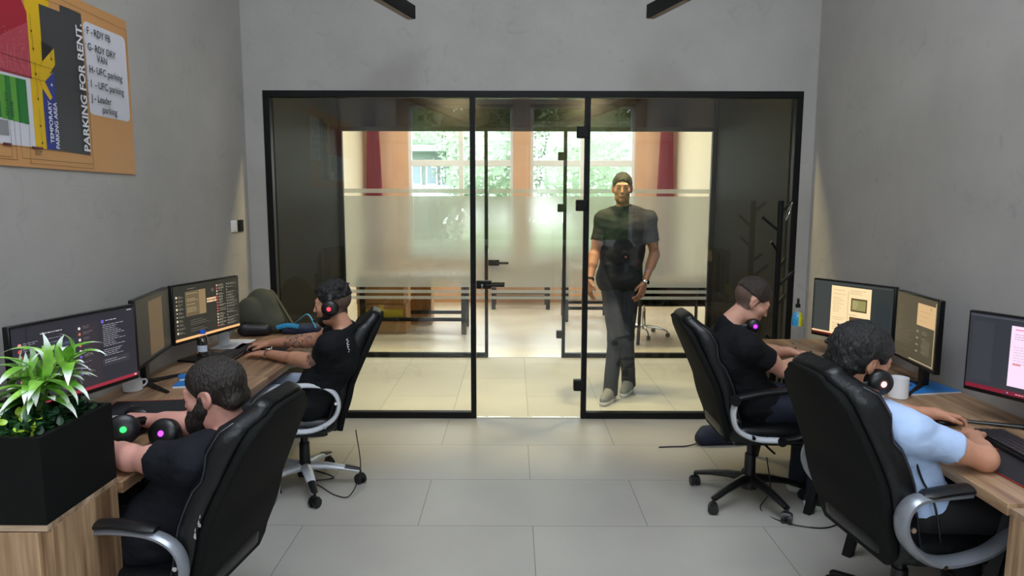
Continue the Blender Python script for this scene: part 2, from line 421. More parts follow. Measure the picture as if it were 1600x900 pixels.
    def build(s, name, mats, parent, vox, origin=(0, 0, 0), disp=None, matfn=None, smooth=1):
        P, Q = s.mesh(vox, disp, smooth)
        me = bpy.data.meshes.new(name)
        me.vertices.add(len(P)); me.vertices.foreach_set('co', (P-np.array(origin)).astype(np.float32).ravel())
        me.loops.add(len(Q)*4); me.loops.foreach_set('vertex_index', Q.astype(np.int32).ravel())
        me.polygons.add(len(Q)); me.polygons.foreach_set('loop_start', np.arange(0, len(Q)*4, 4, dtype=np.int32))
        try: me.polygons.foreach_set('loop_total', np.full(len(Q), 4, np.int32))
        except Exception: pass
        if not isinstance(mats, (list, tuple)): mats = [mats]
        for m in mats: me.materials.append(m)
        if matfn is not None:
            C = P[Q].mean(1); me.polygons.foreach_set('material_index', matfn(C).astype(np.int32))
        me.update(calc_edges=True); me.validate(); me.shade_smooth()
        return link(bpy.data.objects.new(name, me), parent)
def wav(X, Y, Z, f, ph=0):
    return np.sin(X*f+1.7*np.sin(Y*f*.7+ph)+ph)*np.sin(Y*f*1.1+1.3*np.sin(Z*f*.8+ph*2))*np.sin(Z*f*.9+1.5*np.sin(X*f*.6-ph))
# ------------------------------------------------------------------ the setting
XL, XR = -2.09, 2.12          # side walls of the front room
YW, YB = 1.78, -4.85          # glass wall plane, window wall behind the camera
ZC = 5.45
def struct(name, mb, m, **k): return tag(mb.build(name, m, **k), kind='structure')
struct('floor', MB().box(XL-.15, XR+.15, YB-.2, 1.80, -.1, 0), TILE)
struct('floor_corridor', MB().box(-2.3, 2.35, 1.80, 3.90, -.1, 0), TILE2)
struct('floor_far_room', MB().box(-3.2, 3.2, 3.90, 8.2, -.1, 0), FLOOR3)
_c = mat('pale ceiling', (150, 150, 150), .8)
struct('ceiling', MB().box(XL-.15, -1.45, YB-.2, 1.95, ZC, ZC+.1).box(1.45, XR+.15, YB-.2, 1.95, ZC, ZC+.1).box(-1.45, 1.45, YB-.2, -3.85, ZC, ZC+.1).box(-1.45, 1.45, -.60, 1.95, ZC, ZC+.1), _c)  # hole in the middle left for the added skylight
struct('wall_left', MB().box(XL-.15, XL, YB-.2, YW+.01, 0, ZC), plaster)
struct('wall_right', MB().box(XR, XR+.15, YB-.2, YW+.01, 0, ZC), plaster)
FX0, FX1, FZ = -1.953, 2.027, 2.487
w = MB().box(XL-.15, FX0, YW, YW+.17, 0, ZC).box(FX1, XR+.15, YW, YW+.17, 0, ZC).box(FX0, FX1, YW, YW+.17, FZ, ZC)
struct('wall_front', w, plaster)
# corridor shell: dark glossy side panels, header and stretch ceiling
DARKW = mat('dark corridor wall paint', (22, 22, 19), .5, spec=.03)
DARKC = mat('dark glossy stretch ceiling', (30, 30, 29), .2, spec=.08)
struct('wall_corridor_left', MB().box(FX0-.16, FX0+.02, YW+.17, 3.93, 0, 3.13), DARKW)
struct('wall_corridor_right', MB().box(FX1-.02, FX1+.16, YW+.17, 3.93, 0, 3.13), DARKW)
struct('ceiling_corridor', MB().box(-2.1, 2.2, YW+.15, 3.96, 3.13, 3.2), DARKC)
struct('wall_corridor_header', MB().box(-3.2, -1.93, 3.85, 4.0, 2.445, 3.6).box(2.0, 3.2, 3.85, 4.0, 2.445, 3.6).box(-1.93, 2.0, 3.86, 4.0, 3.13, 3.6), DARKW)
struct('window_6', MB().box(-1.93, 2.0, 3.90, 3.905, 2.445, 3.13), glass_mat('dark tinted transom glass', (.15, .14, .13), .02))
CREAM = plaster_mat('cream wall paint', (222, 212, 186), .05)
PEACH = mat('peach wall paint', (216, 172, 140), .7, var=.04)
struct('wall_far_room_left', MB().box(-3.2, -2.55, 3.93, 8.1, 0, 3.5), CREAM)
struct('wall_far_room_right', MB().box(2.55, 3.2, 3.93, 8.1, 0, 3.5), CREAM)
struct('wall_far_room_front', MB().box(-3.2, -1.93, 3.85, 4.0, 0, 2.44).box(2.0, 3.2, 3.85, 4.0, 0, 2.44), DARKW)
BX = ((-1.83, -.10), (.17, 1.89))
w = MB().box(-3.2, BX[0][0], 8.0, 8.2, 0, 3.5).box(BX[0][1], BX[1][0], 8.0, 8.2, 0, 3.5).box(BX[1][1], 3.2, 8.0, 8.2, 0, 3.5)
for a, b in BX: w.box(a, b, 8.0, 8.2, 0, .78).box(a, b, 8.0, 8.2, 3.24, 3.5)
struct('wall_far_room_back', w, PEACH)
struct('ceiling_far_room', MB().box(-3.2, 3.2, 3.9, 8.2, 3.5, 3.6), mat('white ceiling', (232, 228, 218), .8))
struct('baseboard_far_room_back', MB().box(-2.55, 2.55, 7.98, 8.0, 0, .09), mat('tan skirting', (190, 140, 96), .5))
# window wall behind the camera, with an invented upper row for extra daylight
WZ0, WZ1 = .95, 3.3
WX = ((-1.89, -.10), (.18, 1.96))
w = MB().box(XL-.15, WX[0][0], YB-.2, YB, 0, ZC).box(WX[0][1], WX[1][0], YB-.2, YB, 0, ZC).box(WX[1][1], XR+.15, YB-.2, YB, 0, ZC)
for a, b in WX: w.box(a, b, YB-.2, YB, 0, WZ0).box(a, b, YB-.2, YB, WZ1, 3.55).box(a, b, YB-.2, YB, 4.10, ZC)  # upper openings are added to let in more daylight
struct('wall_back', w, plaster)
UPVC = mat('white window frame', (232, 234, 238), .35)
for i, (a, b) in enumerate(WX):
    f = MB(); t = .06
    f.box(a, a+t, YB-.13, YB-.06, 3.55, 4.10).box(b-t, b, YB-.13, YB-.06, 3.55, 4.10).box(a+t, b-t, YB-.13, YB-.06, 3.55, 3.55+t).box(a+t, b-t, YB-.13, YB-.06, 4.10-t, 4.10)  # invented high window, there only to light the front room
    fo = struct('window_%d' % (i+3), f, UPVC, bevel=.004); MB().box(a+t, b-t, YB-.1, YB-.094, 3.61, 4.04).build('pane', WGLASS, fo)
    f = MB(); t = .06
    f.box(a, a+t, YB-.13, YB-.06, WZ0, WZ1).box(b-t, b, YB-.13, YB-.06, WZ0, WZ1).box(a+t, b-t, YB-.13, YB-.06, WZ0, WZ0+t).box(a+t, b-t, YB-.13, YB-.06, WZ1-t, WZ1)
    f.box(a+t, b-t, YB-.13, YB-.06, 2.28, 2.38)
    fo = struct('window_%d' % (i+1), f, UPVC, bevel=.004)
    MB().box(a+t, b-t, YB-.1, YB-.094, WZ0+t, WZ1-t).build('pane', WGLASS, fo)
    MB().box(a-.03, b+.03, YB-.05, YB+.06, WZ0-.035, WZ0).build('window_sill', UPVC, fo, bevel=.004)
for i, (a, b) in enumerate(BX):
    f = MB(); t = .055; y0, y1, z0, z1, c = 8.05, 8.12, .78, 3.24, (a+b)/2
    f.box(a, a+t, y0, y1, z0, z1).box(b-t, b, y0, y1, z0, z1).box(a+t, b-t, y0, y1, z0, z0+t).box(a+t, b-t, y0, y1, z1-t, z1)
    f.box(c-.04, c+.04, y0, y1, z0+t, z1-t).box(a+t, c-.04, y0, y1, 2.25, 2.35).box(c+.04, b-t, y0, y1, 2.25, 2.35)
    fo = struct('window_%d' % (i+7), f, UPVC, bevel=.004); MB().box(a+t, b-t, 8.08, 8.086, z0+t, z1-t).build('pane', WGLASS, fo)
    MB().box(a-.03, b+.03, 7.93, 8.05, z0-.035, z0).build('window_sill', UPVC, fo, bevel=.004)
    zb = (2.87, 3.0)[i]; hw = (b-a)/2-.03
    rb = thing('roller_blind', ('dark roller blind at the top of the left far room window', 'dark roller blind at the top of the right far room window')[i], 'blind', (c, 8.03, z1), 0, 'roller blinds of the far room')
    MB().box(-hw, hw, -.002, .002, zb-z1, 0).build('fabric', mat('charcoal blind fabric', (60, 60, 62), .8), rb)
    MB().box(-hw, hw, -.008, .008, zb-z1-.025, zb-z1).build('bottom_bar', BLACK, rb)
    MB().tube([(-hw, -.01, .0), (hw, -.01, .0)], .02).build('roller', BLACK, rb, smooth=True)
f = MB().box(-1.45, -1.39, -3.85, -.6, ZC, ZC+.12).box(1.39, 1.45, -3.85, -.6, ZC, ZC+.12).box(-1.39, 1.39, -3.85, -3.79, ZC, ZC+.12).box(-1.39, 1.39, -.66, -.6, ZC, ZC+.12).box(-.03, .03, -3.79, -.66, ZC, ZC+.12)  # skylight is an unseen addition that brightens the front room
fo = struct('window_5', f, UPVC); MB().box(-1.39, 1.39, -3.79, -.66, ZC+.05, ZC+.056).build('pane', WGLASS, fo)
# black framed glass walls
def glass_wall(name, label, x0, x1, dl, dr, y, zt, fw, fr, handle_z, hinge_z, frost, dlabel):
    ft = .028
    r = thing(name, label, 'glass partition', ((x0+x1)/2, y, 0)); ox = (x0+x1)/2
    def bx(n, a, b, c, d, m=BLACK, par=r, th=ft, bev=.002): return MB().box(a-ox, b-ox, -th, th, c, d).build(n, m, par, bevel=bev)
    bx('top_rail', x0, x1, zt-fw, zt); bx('frame_post', x0, x0+fw, 0, zt-fw); bx('frame_post', x1-fw, x1, 0, zt-fw)
    bx('door_post', dl-fr, dl, 0, zt-fw); bx('door_post', dr, dr+fr, 0, zt-fw)
    bx('bottom_rail', x0+fw, dl-fr, 0, .05); bx('bottom_rail', dr+fr, x1-fw, 0, .05)
    for a, b in ((x0+fw, dl-fr), (dr+fr, x1-fw)):
        bx('glass_pane', a, b, .05, zt-fw, GLASS, r, .004, 0)
        if frost:
            fm = MB()
            for z0, z1 in frost: fm.box(a-ox, b-ox, .006, .0075, z0, z1)
            fm.build('frosted_film', FROST, r)
    # the door leaf
    d = tag(bpy.data.objects.new(dlabel[0], None), dlabel[1], 'glass door'); COL.objects.link(d); d.location = ((dl+dr)/2, y, 0); hw = (dr-dl)/2-.004
    MB().box(-hw, hw, -.004, .004, .008, zt-fw-.006).build('glass_pane', GLASS, d)
    if frost:
        fm = MB()
        for z0, z1 in frost: fm.box(-hw, hw, .006, .0075, z0, z1)
        fm.build('frosted_film', FROST, d)
    h = MB().box(-hw+.0, -hw+.115, -.03, .03, handle_z-.03, handle_z+.03).build('lock_case', BLACK, d, bevel=.004)
    q = MB()
    for sgn in (-1, 1):
        q.tube([(-hw+.08, sgn*.028, handle_z), (-hw+.08, sgn*.06, handle_z)], .011)
        q.tube([(-hw+.075, sgn*.06, handle_z), (-hw+.215, sgn*.06, handle_z)], .0115)
    q.build('handle', BLACK, d, smooth=True)
    if not frost:
        MB().tube([(-hw+.045, -.03, handle_z), (-hw+.045, -.042, handle_z)], .009).build('key_cylinder', CHROME, d, smooth=True)
        MB().box(-hw+.041, -hw+.049, -.046, -.042, handle_z-.04, handle_z).build('key', CHROME, d)
    for z in hinge_z:
        MB().box(hw-.055, hw+.035, -.032, .032, z-.042, z+.042).build('hinge', BLACK, d, bevel=.008)
    return r
glass_wall('glass_partition', 'large black framed clear glass wall nearest, between the desks and the corridor', FX0, FX1, -.39, .424, 1.81, FZ, .048, .04, 1.05, (2.19, 1.652, .264), None,
           ('glass_door', 'clear frameless glass door with key in its black lock, in the nearer glass wall'))
glass_wall('glass_partition', 'black framed glass wall with frosted band beyond the corridor', -1.935, 2.01, -.374, .421, 3.91, 2.445, .04, .035, 1.03, (2.149, 1.612, .255),
           ((1.765, 1.81), (.765, 1.735), (.70, .735), (.635, .668)),
           ('glass_door', 'frosted band glass door with black handle in the farther glass wall'))
struct('trim_1', MB().box(-.39, .424, 1.795, 1.825, 0, .004), mat('brushed threshold strip', (190, 186, 176), .3, .6))
struct('trim_2', MB().box(-.374, .421, 3.895, 3.925, 0, .004), mat('brushed threshold strip', (190, 186, 176), .3, .6))

# ceiling panels of the far room
PANEL = emit('lit ceiling panel', (255, 236, 205), 4)
for i, (x, y) in enumerate(((-1.3, 5.0), (1.3, 5.0), (-1.3, 6.8), (1.3, 6.8))):
    t = thing('ceiling_light', '', 'ceiling light', (x, y, 3.5))
    tag(t, ('square lit ceiling panel in the far room, front left', 'square lit ceiling panel in the far room, front right', 'square lit ceiling panel in the far room, back left', 'square lit ceiling panel in the far room, back right')[i], group='ceiling panels of the far room')
    MB().box(-.31, .31, -.31, .31, -.02, 0).build('frame', UPVC, t)
    MB().box(-.29, .29, -.29, .29, -.024, -.02).build('diffuser', PANEL, t)
    area_light('lamp', (0, 0, -.03), (0, 0, 0), .56, .56, LAMP, (1.0, .96, .89), t)

for lb, x in (('small square downlight over the left half of the corridor', -.86), ('small square downlight over the right half of the corridor', .88)):
    t = thing('ceiling_light', lb, 'ceiling light', (x, 2.2, 3.13), group='corridor downlights')
    MB().box(-.12, .12, -.12, .12, -.02, 0).build('frame', BLACK, t); MB().box(-.1, .1, -.1, .1, -.024, -.02).build('diffuser', PANEL, t)
    area_light('lamp', (0, 0, -.03), (0, 0, 0), .19, .19, CLAMP, (1.0, .84, .44), t)
# suspended black profiles, each bent in the middle, over the desks
def profile(label, pts):
    r = thing('pendant_light', label, 'pendant light', (pts[0][0], pts[0][1], 2.9)); o = V((pts[0][0], pts[0][1], 2.9))
    P = [V((x, y, 2.9))-o for x, y in pts]
    for a, b in zip(P, P[1:]):
        d = (b-a).normalized(); n = V((-d.y, d.x, 0))*.03
        T = [a-n, a+n, b+n, b-n]
        MB().add([(*p.xy, z) for z in (0, .085) for p in T], [(0, 1, 2, 3), (4, 7, 6, 5), (0, 4, 5, 1), (1, 5, 6, 2), (2, 6, 7, 3), (3, 7, 4, 0)]).build('housing', BLACK, r)
        n2 = n*.72; T = [a-n2+d*.004, a+n2+d*.004, b+n2, b-n2]
        MB().add([(*p.xy, -.003) for p in T], [(0, 1, 2, 3)]).build('diffuser', mat('unlit beige diffuser', (150, 134, 122), .5), r)
        for f in (.12, .88):
            q = a.lerp(b, f); MB().tube([q+V((0, 0, .085)), q+V((0, 0, ZC-2.9))], .0015, 6).build('suspension_wire', BLACK, r)
profile('bent black hanging linear lamp on the left, its end above the glass wall', [(-.796, 1.425), (-1.53, -.95), (-.72, -4.6)])
profile('bent black hanging linear lamp on the right, its end above the glass wall', [(.811, 1.40), (1.55, -.95), (.75, -4.6)])

# wall switches
for nm, lb, y, m in (('light_switch', 'white light switch on the left wall', 1.478, PAPER), ('light_switch', 'black light switch beside the white one', 1.60, BLACK)):
    s = thing(nm, lb, 'switch', (XL, y, 1.502)); MB().box(0, .01, -.045, .045, -.042, .042).build('plate', m, s, bevel=.004)
    MB().box(.01, .014, -.028, .028, -.028, .028).build('rocker', m, s, bevel=.002)

# outside the windows: ground, trees, a white house
LAWN = mat('lawn green', (112, 132, 88), .9, var=.25, vscale=1)
tag(MB().box(-40, 40, -60, YB-.2, -.6, -.5).build('lawn', LAWN), kind='structure')
tag(MB().box(-40, 40, 8.2, 70, -.6, -.5).build('lawn', LAWN), kind='structure')
def far_tree(x, y, h, r, seed, label, c, grp, low=.0):
    rng = random.Random(seed); t = thing('tree', label, 'tree', (x, y, -.5), 0, grp)
    MB().tube([(0, 0, 0), (.1, 0, h*.5), (0, .1, h*.85)], [.16, .11, .04], 8).build('trunk', mat('bark', (82, 66, 52), .9), t, smooth=True)
    m = MB(); zc, rz = (h+low)/2, (h-low)/2; ph = [rng.uniform(0, 6) for _ in range(4)]
    rad = lambda d: .86+.10*sin(3*d.x+ph[0])*sin(4*d.z+ph[1])+.08*sin(5*d.y+ph[2]+3*d.z)
    rings = []
    for i in range(1, 12):
        f = pi*i/12; rings.append([V((sin(f)*cos(a), sin(f)*sin(a), -cos(f))) for a in [2*pi*k/16 for k in range(16)]])
    m.loft([[V((d.x*r, d.y*r, zc+d.z*rz)).lerp(V((0, 0, zc)), 1-.88*rad(d)) for d in q] for q in rings])
    for _ in range(3800):
        d = V((rng.gauss(0, 1), rng.gauss(0, 1), rng.gauss(0, 1))).normalized(); k = rad(d)*rng.uniform(.86, 1.16)
        p = V((d.x*r*k, d.y*r*k, zc+d.z*rz*k)); a = V((rng.gauss(0, 1), rng.gauss(0, 1), rng.gauss(0, .6))).normalized(); b = a.orthogonal().normalized()
        s = rng.uniform(.07, .16); m.quad(p-a*s, p-b*s*.6, p+a*s, p+b*s*.6)
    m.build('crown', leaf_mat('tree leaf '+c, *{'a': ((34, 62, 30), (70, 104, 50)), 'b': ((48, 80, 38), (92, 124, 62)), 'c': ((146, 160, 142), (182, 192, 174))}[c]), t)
far_tree(-3.4, -12.0, 6.0, 2.2, 1, 'dark green tree outside behind the camera, leftmost of four', 'b', 'trees outside the front windows', .2)
far_tree(-.6, -14.5, 6.4, 1.9, 2, 'dark green tree outside behind the camera, second from the left', 'a', 'trees outside the front windows', .3)
far_tree(2.1, -12.4, 5.6, 2.1, 3, 'dark green tree outside behind the camera, second from the right', 'b', 'trees outside the front windows', .1)
far_tree(5.3, -13.0, 6.6, 2.2, 4, 'dark green tree outside behind the camera, rightmost of four', 'a', 'trees outside the front windows', .2)
far_tree(-9.0, 30.0, 9.5, 3.0, 5, 'pale green tree beyond the far room windows, leftmost', 'c', 'trees beyond the far room')
far_tree(-1.2, 29.0, 9.0, 2.8, 6, 'pale green tree beyond the far room, right of the white house', 'c', 'trees beyond the far room', .6)
far_tree(3.6, 27.0, 9.0, 3.2, 7, 'pale green tree beyond the far room, behind the walking man', 'c', 'trees beyond the far room', .3)
far_tree(-4.5, 38.0, 12.0, 4.0, 8, 'tall pale green tree rising behind the white house', 'c', 'trees beyond the far room', 1)
h = thing('house', 'low white house with a canopy, seen through the left far room window', 'building', (-4.1, 30, -.5))
MB().box(-1.2, 1.1, 0, 3, 0, 4.5).build('wall', mat('grey green render', (128, 138, 132), .8), h)
MB().box(-1.35, 1.25, -.9, 3.1, 4.5, 4.75).build('roof', mat('white render', (206, 210, 212), .7), h)
MB().box(-1.35, 1.25, -1.1, 0, 2.4, 2.9).build('porch_wall', mat('white render', (206, 210, 212), .7), h)
for x in (-.95, -.2, .5):
    wd = MB().box(x, x+.55, -.05, 0, 2.95, 3.9).build('window', UPVC, h); MB().box(x+.06, x+.49, -.06, -.05, 3.0, 3.84).build('pane', mat('far glass', (120, 136, 142), .15), wd)
for x in (-1.3, 1.2): MB().tube([(x, -1.0, 2.9), (x, -1.0, 4.5)], .05, 8).build('post', mat('white render', (206, 210, 212), .7), h)
# ------------------------------------------------------------------ desks
DZ = .75
def desk(label, x0, x1, y0, y1, side):
    """side +1: front edge towards +x"""
    r = thing('desk', label, 'desk', ((x0+x1)/2, (y0+y1)/2, 0), 0, None); w = (x1-x0)/2; l = (y1-y0)/2
    MB().box(-w, w, -l, l, DZ-.04, DZ).build('tabletop', WOOD, r, bevel=.002)
    for sy in (-1, 1):
        y = sy*(l-.22)
        for sx in (-1, 1):
            MB().tube([(sx*(w-.06), y, .0), (sx*(w-.2), y, DZ-.04)], .03, 4, rw=.022, up=(0, 1, 0)).build('leg', BLACK, r)
        MB().box(-w+.2, w-.2, y-.02, y+.02, DZ-.08, DZ-.04).build('crossbar', BLACK, r)
    MB().box(-side*.22-.015, -side*.22+.015, -l+.2, l-.2, DZ-.1, DZ-.045).build('rail', BLACK, r)
    return r
LX0, LX1, RX0, RX1 = XL+.006, -1.41, 1.44, XR-.006
desk('walnut topped desk on the left nearest the plant box', LX0, LX1, -1.21, .165, 1)
desk('walnut topped desk on the left nearest the glass wall', LX0, LX1, .17, 1.60, 1)
desk('walnut topped desk on the right nearest the camera, with the mug on it', RX0, RX1, -1.36, -.075, -1)
desk('walnut topped desk on the right nearest the glass wall', RX0, RX1, -.07, 1.22, -1)

# ------------------------------------------------------------------ end cabinets and planter
def cabinet(label, x0, x1, y0, y1, z):
    r = thing('cabinet', label, 'cabinet', ((x0+x1)/2, (y0+y1)/2, 0)); w = (x1-x0)/2; l = (y1-y0)/2; sd = 1 if x0 < 0 else -1
    MB().box(-w, w, -l+.02, l, .05, z).build('body', WOODV, r, bevel=.0015)
    MB().box(-w-.0, w+.0, -l, l, z, z+.018).build('top_panel', wood_mat('oak laminate top', (128, 104, 82), (172, 146, 120), (200, 176, 150), 'X') if 'oak laminate top' not in MATS else MATS['oak laminate top'], r, bevel=.001)
    MB().box(-w+.02, w-.02, -l+.04, l-.02, 0, .05).build('plinth', BLACK, r)
    a = sd*(w-.025); n = 2
    for k in range(n):
        c0 = -w+.003 if sd > 0 else -w+.028; c1 = w-.028 if sd > 0 else w-.003; st = (c1-c0)/n
        MB().box(c0+k*st+.0015, c0+(k+1)*st-.0015, -l, -l+.018, .055, z-.004).build('door', WOODV, r, bevel=.001)
    return r
PX0, PX1, PY0, PY1 = XL+.006, -1.425, -1.56, -1.215
cabinet('oak cabinet under the black plant box, against the left wall', PX0, PX1, PY0, PY1, .75)
cabinet('oak end cabinet at the right edge beside the near right desk', RX0+.005, RX1, -1.72, -1.365, .72)
pl = thing('planter_box', 'black rectangular planter box full of greenery on the oak cabinet', 'planter', ((PX0+PX1)/2, (PY0+PY1)/2, .769))
w, l, t, hh = (PX1-PX0)/2, (PY1-PY0)/2, .016, .255
m = MB()
ro = [(-w, -l), (w, -l), (w, l), (-w, l)]; ri = [(-w+t, -l+t), (w-t, -l+t), (w-t, l-t), (-w+t, l-t)]
m.add([(x, y, 0) for x, y in ro]+[(x, y, hh) for x, y in ro]+[(x, y, hh) for x, y in ri]+[(x, y, hh-.05) for x, y in ri],
      [(3, 2, 1, 0)]+[(i, (i+1) % 4, 4+(i+1) % 4, 4+i) for i in range(4)]+[(4+i, 4+(i+1) % 4, 8+(i+1) % 4, 8+i) for i in range(4)]+[(8+i, 8+(i+1) % 4, 12+(i+1) % 4, 12+i) for i in range(4)]+[(12, 13, 14, 15)])
m.build('box', mat('matt black board', (10, 11, 10), .8, spec=.2), pl)
MB().box(-w+t+.001, w-t-.001, -l+t+.001, l-t-.001, hh-.049, hh-.02).build('soil', mat('dark soil', (38, 28, 22), .95, bump=.8, bscale=60), pl)

# leaves
def add_leaf(m, base, dirv, up, L, W, droop=.5, fold=.25, n=7):
    """curved pointed leaf strip with uv.y along it"""
    d = V(dirv).normalized(); u = V(up); u = (u-d*u.dot(d)).normalized(); s = d.cross(u)
    p = V(base); vs = []; uv = []
    for i in range(n+1):
        t = i/n; wd = W*(sin(pi*min(1, t*.93+.07)**.75))**.9*(1 if t < .999 else 0)
        if i == n: wd = .0004
        f = fold*wd
        vs += [p-s*wd+u*f, p, p+s*wd+u*f]; uv += [(0, t), (.5, t), (1, t)]
        a = droop*(t*.8+.2)/n*2.2; d = (d*cos(a)-u*sin(a)).normalized(); u = s.cross(d).normalized() if s.length > 0 else u
        u = (u-d*u.dot(d)).normalized()
        if u.z < -.2 and False: u = -u
        p = p+d*(L/n)
    fs = [(3*i+a, 3*i+a+1, 3*i+a+4, 3*i+a+3) for i in range(n) for a in (0, 1)]
    if m.uv is None: m.uv = []
    m.uv += uv; m.add(vs, fs)
def leafy(label, x, y, z, n, L, W, height, spread, seed, m_, stems=6, lean=(0, 0), dr=(.15, .8)):
    rng = random.Random(seed); r = thing('leafy_plant', label, 'plant', (x, y, z)); m = MB(); st = MB()
    for k in range(stems):
        a = 2*pi*k/stems+rng.uniform(-.3, .3); rr = spread*rng.uniform(.15, .6)
        pts = [V((0, 0, -.03)), V((cos(a)*rr*.3+lean[0]*.3, sin(a)*rr*.3+lean[1]*.3, height*.45)), V((cos(a)*rr+lean[0], sin(a)*rr+lean[1], height*rng.uniform(.75, 1)))]
        P = catmull(pts, 5); st.tube(P, [.004*(1-.5*i/len(P)) for i in range(len(P))], 6)
        for j in range(n//stems):
            q = P[min(len(P)-1, int(len(P)*rng.uniform(.35, 1)))]; b = a+rng.uniform(-1.9, 1.9); e = rng.uniform(-.1, 1.15)
            d = V((cos(b)*cos(e), sin(b)*cos(e), sin(e)))
            add_leaf(m, q, d, (0, 0, 1) if e < 1 else (cos(b), sin(b), .2), L*rng.uniform(.7, 1.15), W*rng.uniform(.75, 1.15), rng.uniform(*dr))
    m.build('foliage', m_, r, smooth=True, ang=180); st.build('stem', mat('green stem', (96, 120, 60), .5), r, smooth=True)
    return r
pz = .769+.235
BRIGHT = leaf_mat('bright variegated leaf', (96, 160, 46), (160, 212, 92), (226, 236, 226))
leafy('bright green plant with long white tipped leaves rising from the planter box', -1.56, -1.37, pz, 98, .15, .0165, .20, .15, 5, BRIGHT, 7, lean=(.02, .02), dr=(.5, 1.5))
leafy('duller green plant with slim pointed leaves at the left edge of the planter box', -1.79, -1.44, pz, 84, .12, .012, .15, .15, 9, leaf_mat('dull slim leaf', (58, 84, 46), (112, 138, 84), (150, 166, 140)), 7)
leafy('dark fern-like plant at the back of the planter box by the wall', -1.92, -1.31, pz, 70, .11, .010, .13, .14, 12, leaf_mat('dark slim leaf', (28, 52, 34), (58, 88, 56)), 7)
def cover(label, seed, m_, n, L, W, zr, xs=(PX0+.03, PX1-.03), ys=(PY0+.03, PY1-.03)):
    rng = random.Random(seed); m = MB(); cx, cy = (xs[0]+xs[1])/2, (ys[0]+ys[1])/2
    for _ in range(n):
        x = rng.uniform(*xs)-cx; y = rng.uniform(*ys)-cy; b = rng.uniform(0, 2*pi); e = rng.uniform(-.1, 1.2)
        add_leaf(m, (x, y, rng.uniform(0, zr)), (cos(b)*cos(e), sin(b)*cos(e), sin(e)), (0, 0, 1) if e < 1 else (cos(b), sin(b), .1), L*rng.uniform(.6, 1.2), W*rng.uniform(.7, 1.2), rng.uniform(0, .9), n=4)
    o = m.build('ground_cover', m_, None, smooth=True, ang=180); o.location = (cx, cy, pz-.005); return tag(o, label, 'foliage', kind='stuff')
cover('dense dark green small leaved ground cover filling the planter box', 21, leaf_mat('dark ivy leaf', (18, 48, 26), (40, 84, 42)), 1500, .035, .010, .05)
cover('yellow green sprigs among the dark leaves at the front of the planter box', 22, leaf_mat('lime leaf', (120, 168, 30), (176, 206, 60)), 70, .026, .011, .055, (-1.72, PX1-.05), (PY0+.03, PY0+.16))
cover('blue green rounded succulent leaves among the ground cover', 23, leaf_mat('blue green leaf', (70, 120, 108), (120, 164, 150)), 60, .03, .012, .05, (-1.86, -1.6), (PY0+.03, PY0+.16))

# ------------------------------------------------------------------ monitors
SCR = {}
def smat(c, s=1.0):
    k = (tuple(c), s)
    if k not in SCR: SCR[k] = emit('screen colour %02x%02x%02x %g' % (*c, s), c, s)
    return SCR[k]
def monitor(label, a, b, zt, h, ui, seed, tilt=0, stand='plate'):
    """a, b: floor positions of the viewer's left and right top corners"""
    a = V(a); b = V(b); d = b-a; W = d.length; c = (a+b)/2
    rz = math.atan2(-d.y, -d.x)           # local +x points to the viewer's left
    r = thing('computer_monitor', label, 'monitor', (c.x, c.y, DZ), rz)
    z1 = zt-DZ; z0 = z1-h; hw = W/2
    MB().box(-hw, hw, -.03, 0, z0, z1).build('housing', BEZEL, r, bevel=.004)
    back = MB().box(-hw*.55, hw*.55, -.05, -.03, z0+.05, z1-.06).build('rear_cover', BEZEL, r, bevel=.008)
    bz = .008; x0, x1, y0, y1 = -hw+bz, hw-bz, z0+.018, z1-bz
    mats = []; m = MB()
    def rect(u0, v0, u1, v1, col, lift=1, s=1.0):
        mm = smat(col, s)
        if mm not in mats: mats.append(mm)
        X = lambda u: x1-(x1-x0)*u; Z = lambda v: y1-(y1-y0)*v; e = .0006*lift
        m.quad((X(u0), e, Z(v1)), (X(u1), e, Z(v1)), (X(u1), e, Z(v0)), (X(u0), e, Z(v0)), mats.index(mm))
    def dot(u, v, rr, col, s=1.0):
        mm = smat(col, s)
        if mm not in mats: mats.append(mm)
        cx = x1-(x1-x0)*u; cz = y1-(y1-y0)*v; m.disc((cx, .002, cz), rr, 14, mats.index(mm))
    def lines(u0, v0, u1, n, dv, col, rng, h_=.006, lift=2):
        for i in range(n):
            if rng.random() < .12: continue
            u = u0; end = u0+(u1-u0)*rng.uniform(.45, 1)
            while u < end:
                wd = rng.uniform(.008, .035); rect(u, v0+i*dv, min(u+wd, end), v0+i*dv+h_, col, lift); u += wd+.006
    ui(rect, dot, lines, random.Random(seed))
    m.build('screen', mats, r)
    MB().box(-.03, .03, -.075, -.045, .012, z0+.12).build('stand_neck', BEZEL, r, bevel=.004)
    if stand == 'plate': MB().box(-.12, .12, -.14, .06, 0, .012).build('stand_base', BEZEL, r, bevel=.005)
    else:
        for s in (-1, 1): MB().tube([(0, -.06, .014), (s*.2, .1, .007)], [.018, .010], 8, rw=[.008, .005]).build('stand_foot', BEZEL, r, smooth=True)
    return r
DK = (36, 37, 34); DB = (42, 42, 48)
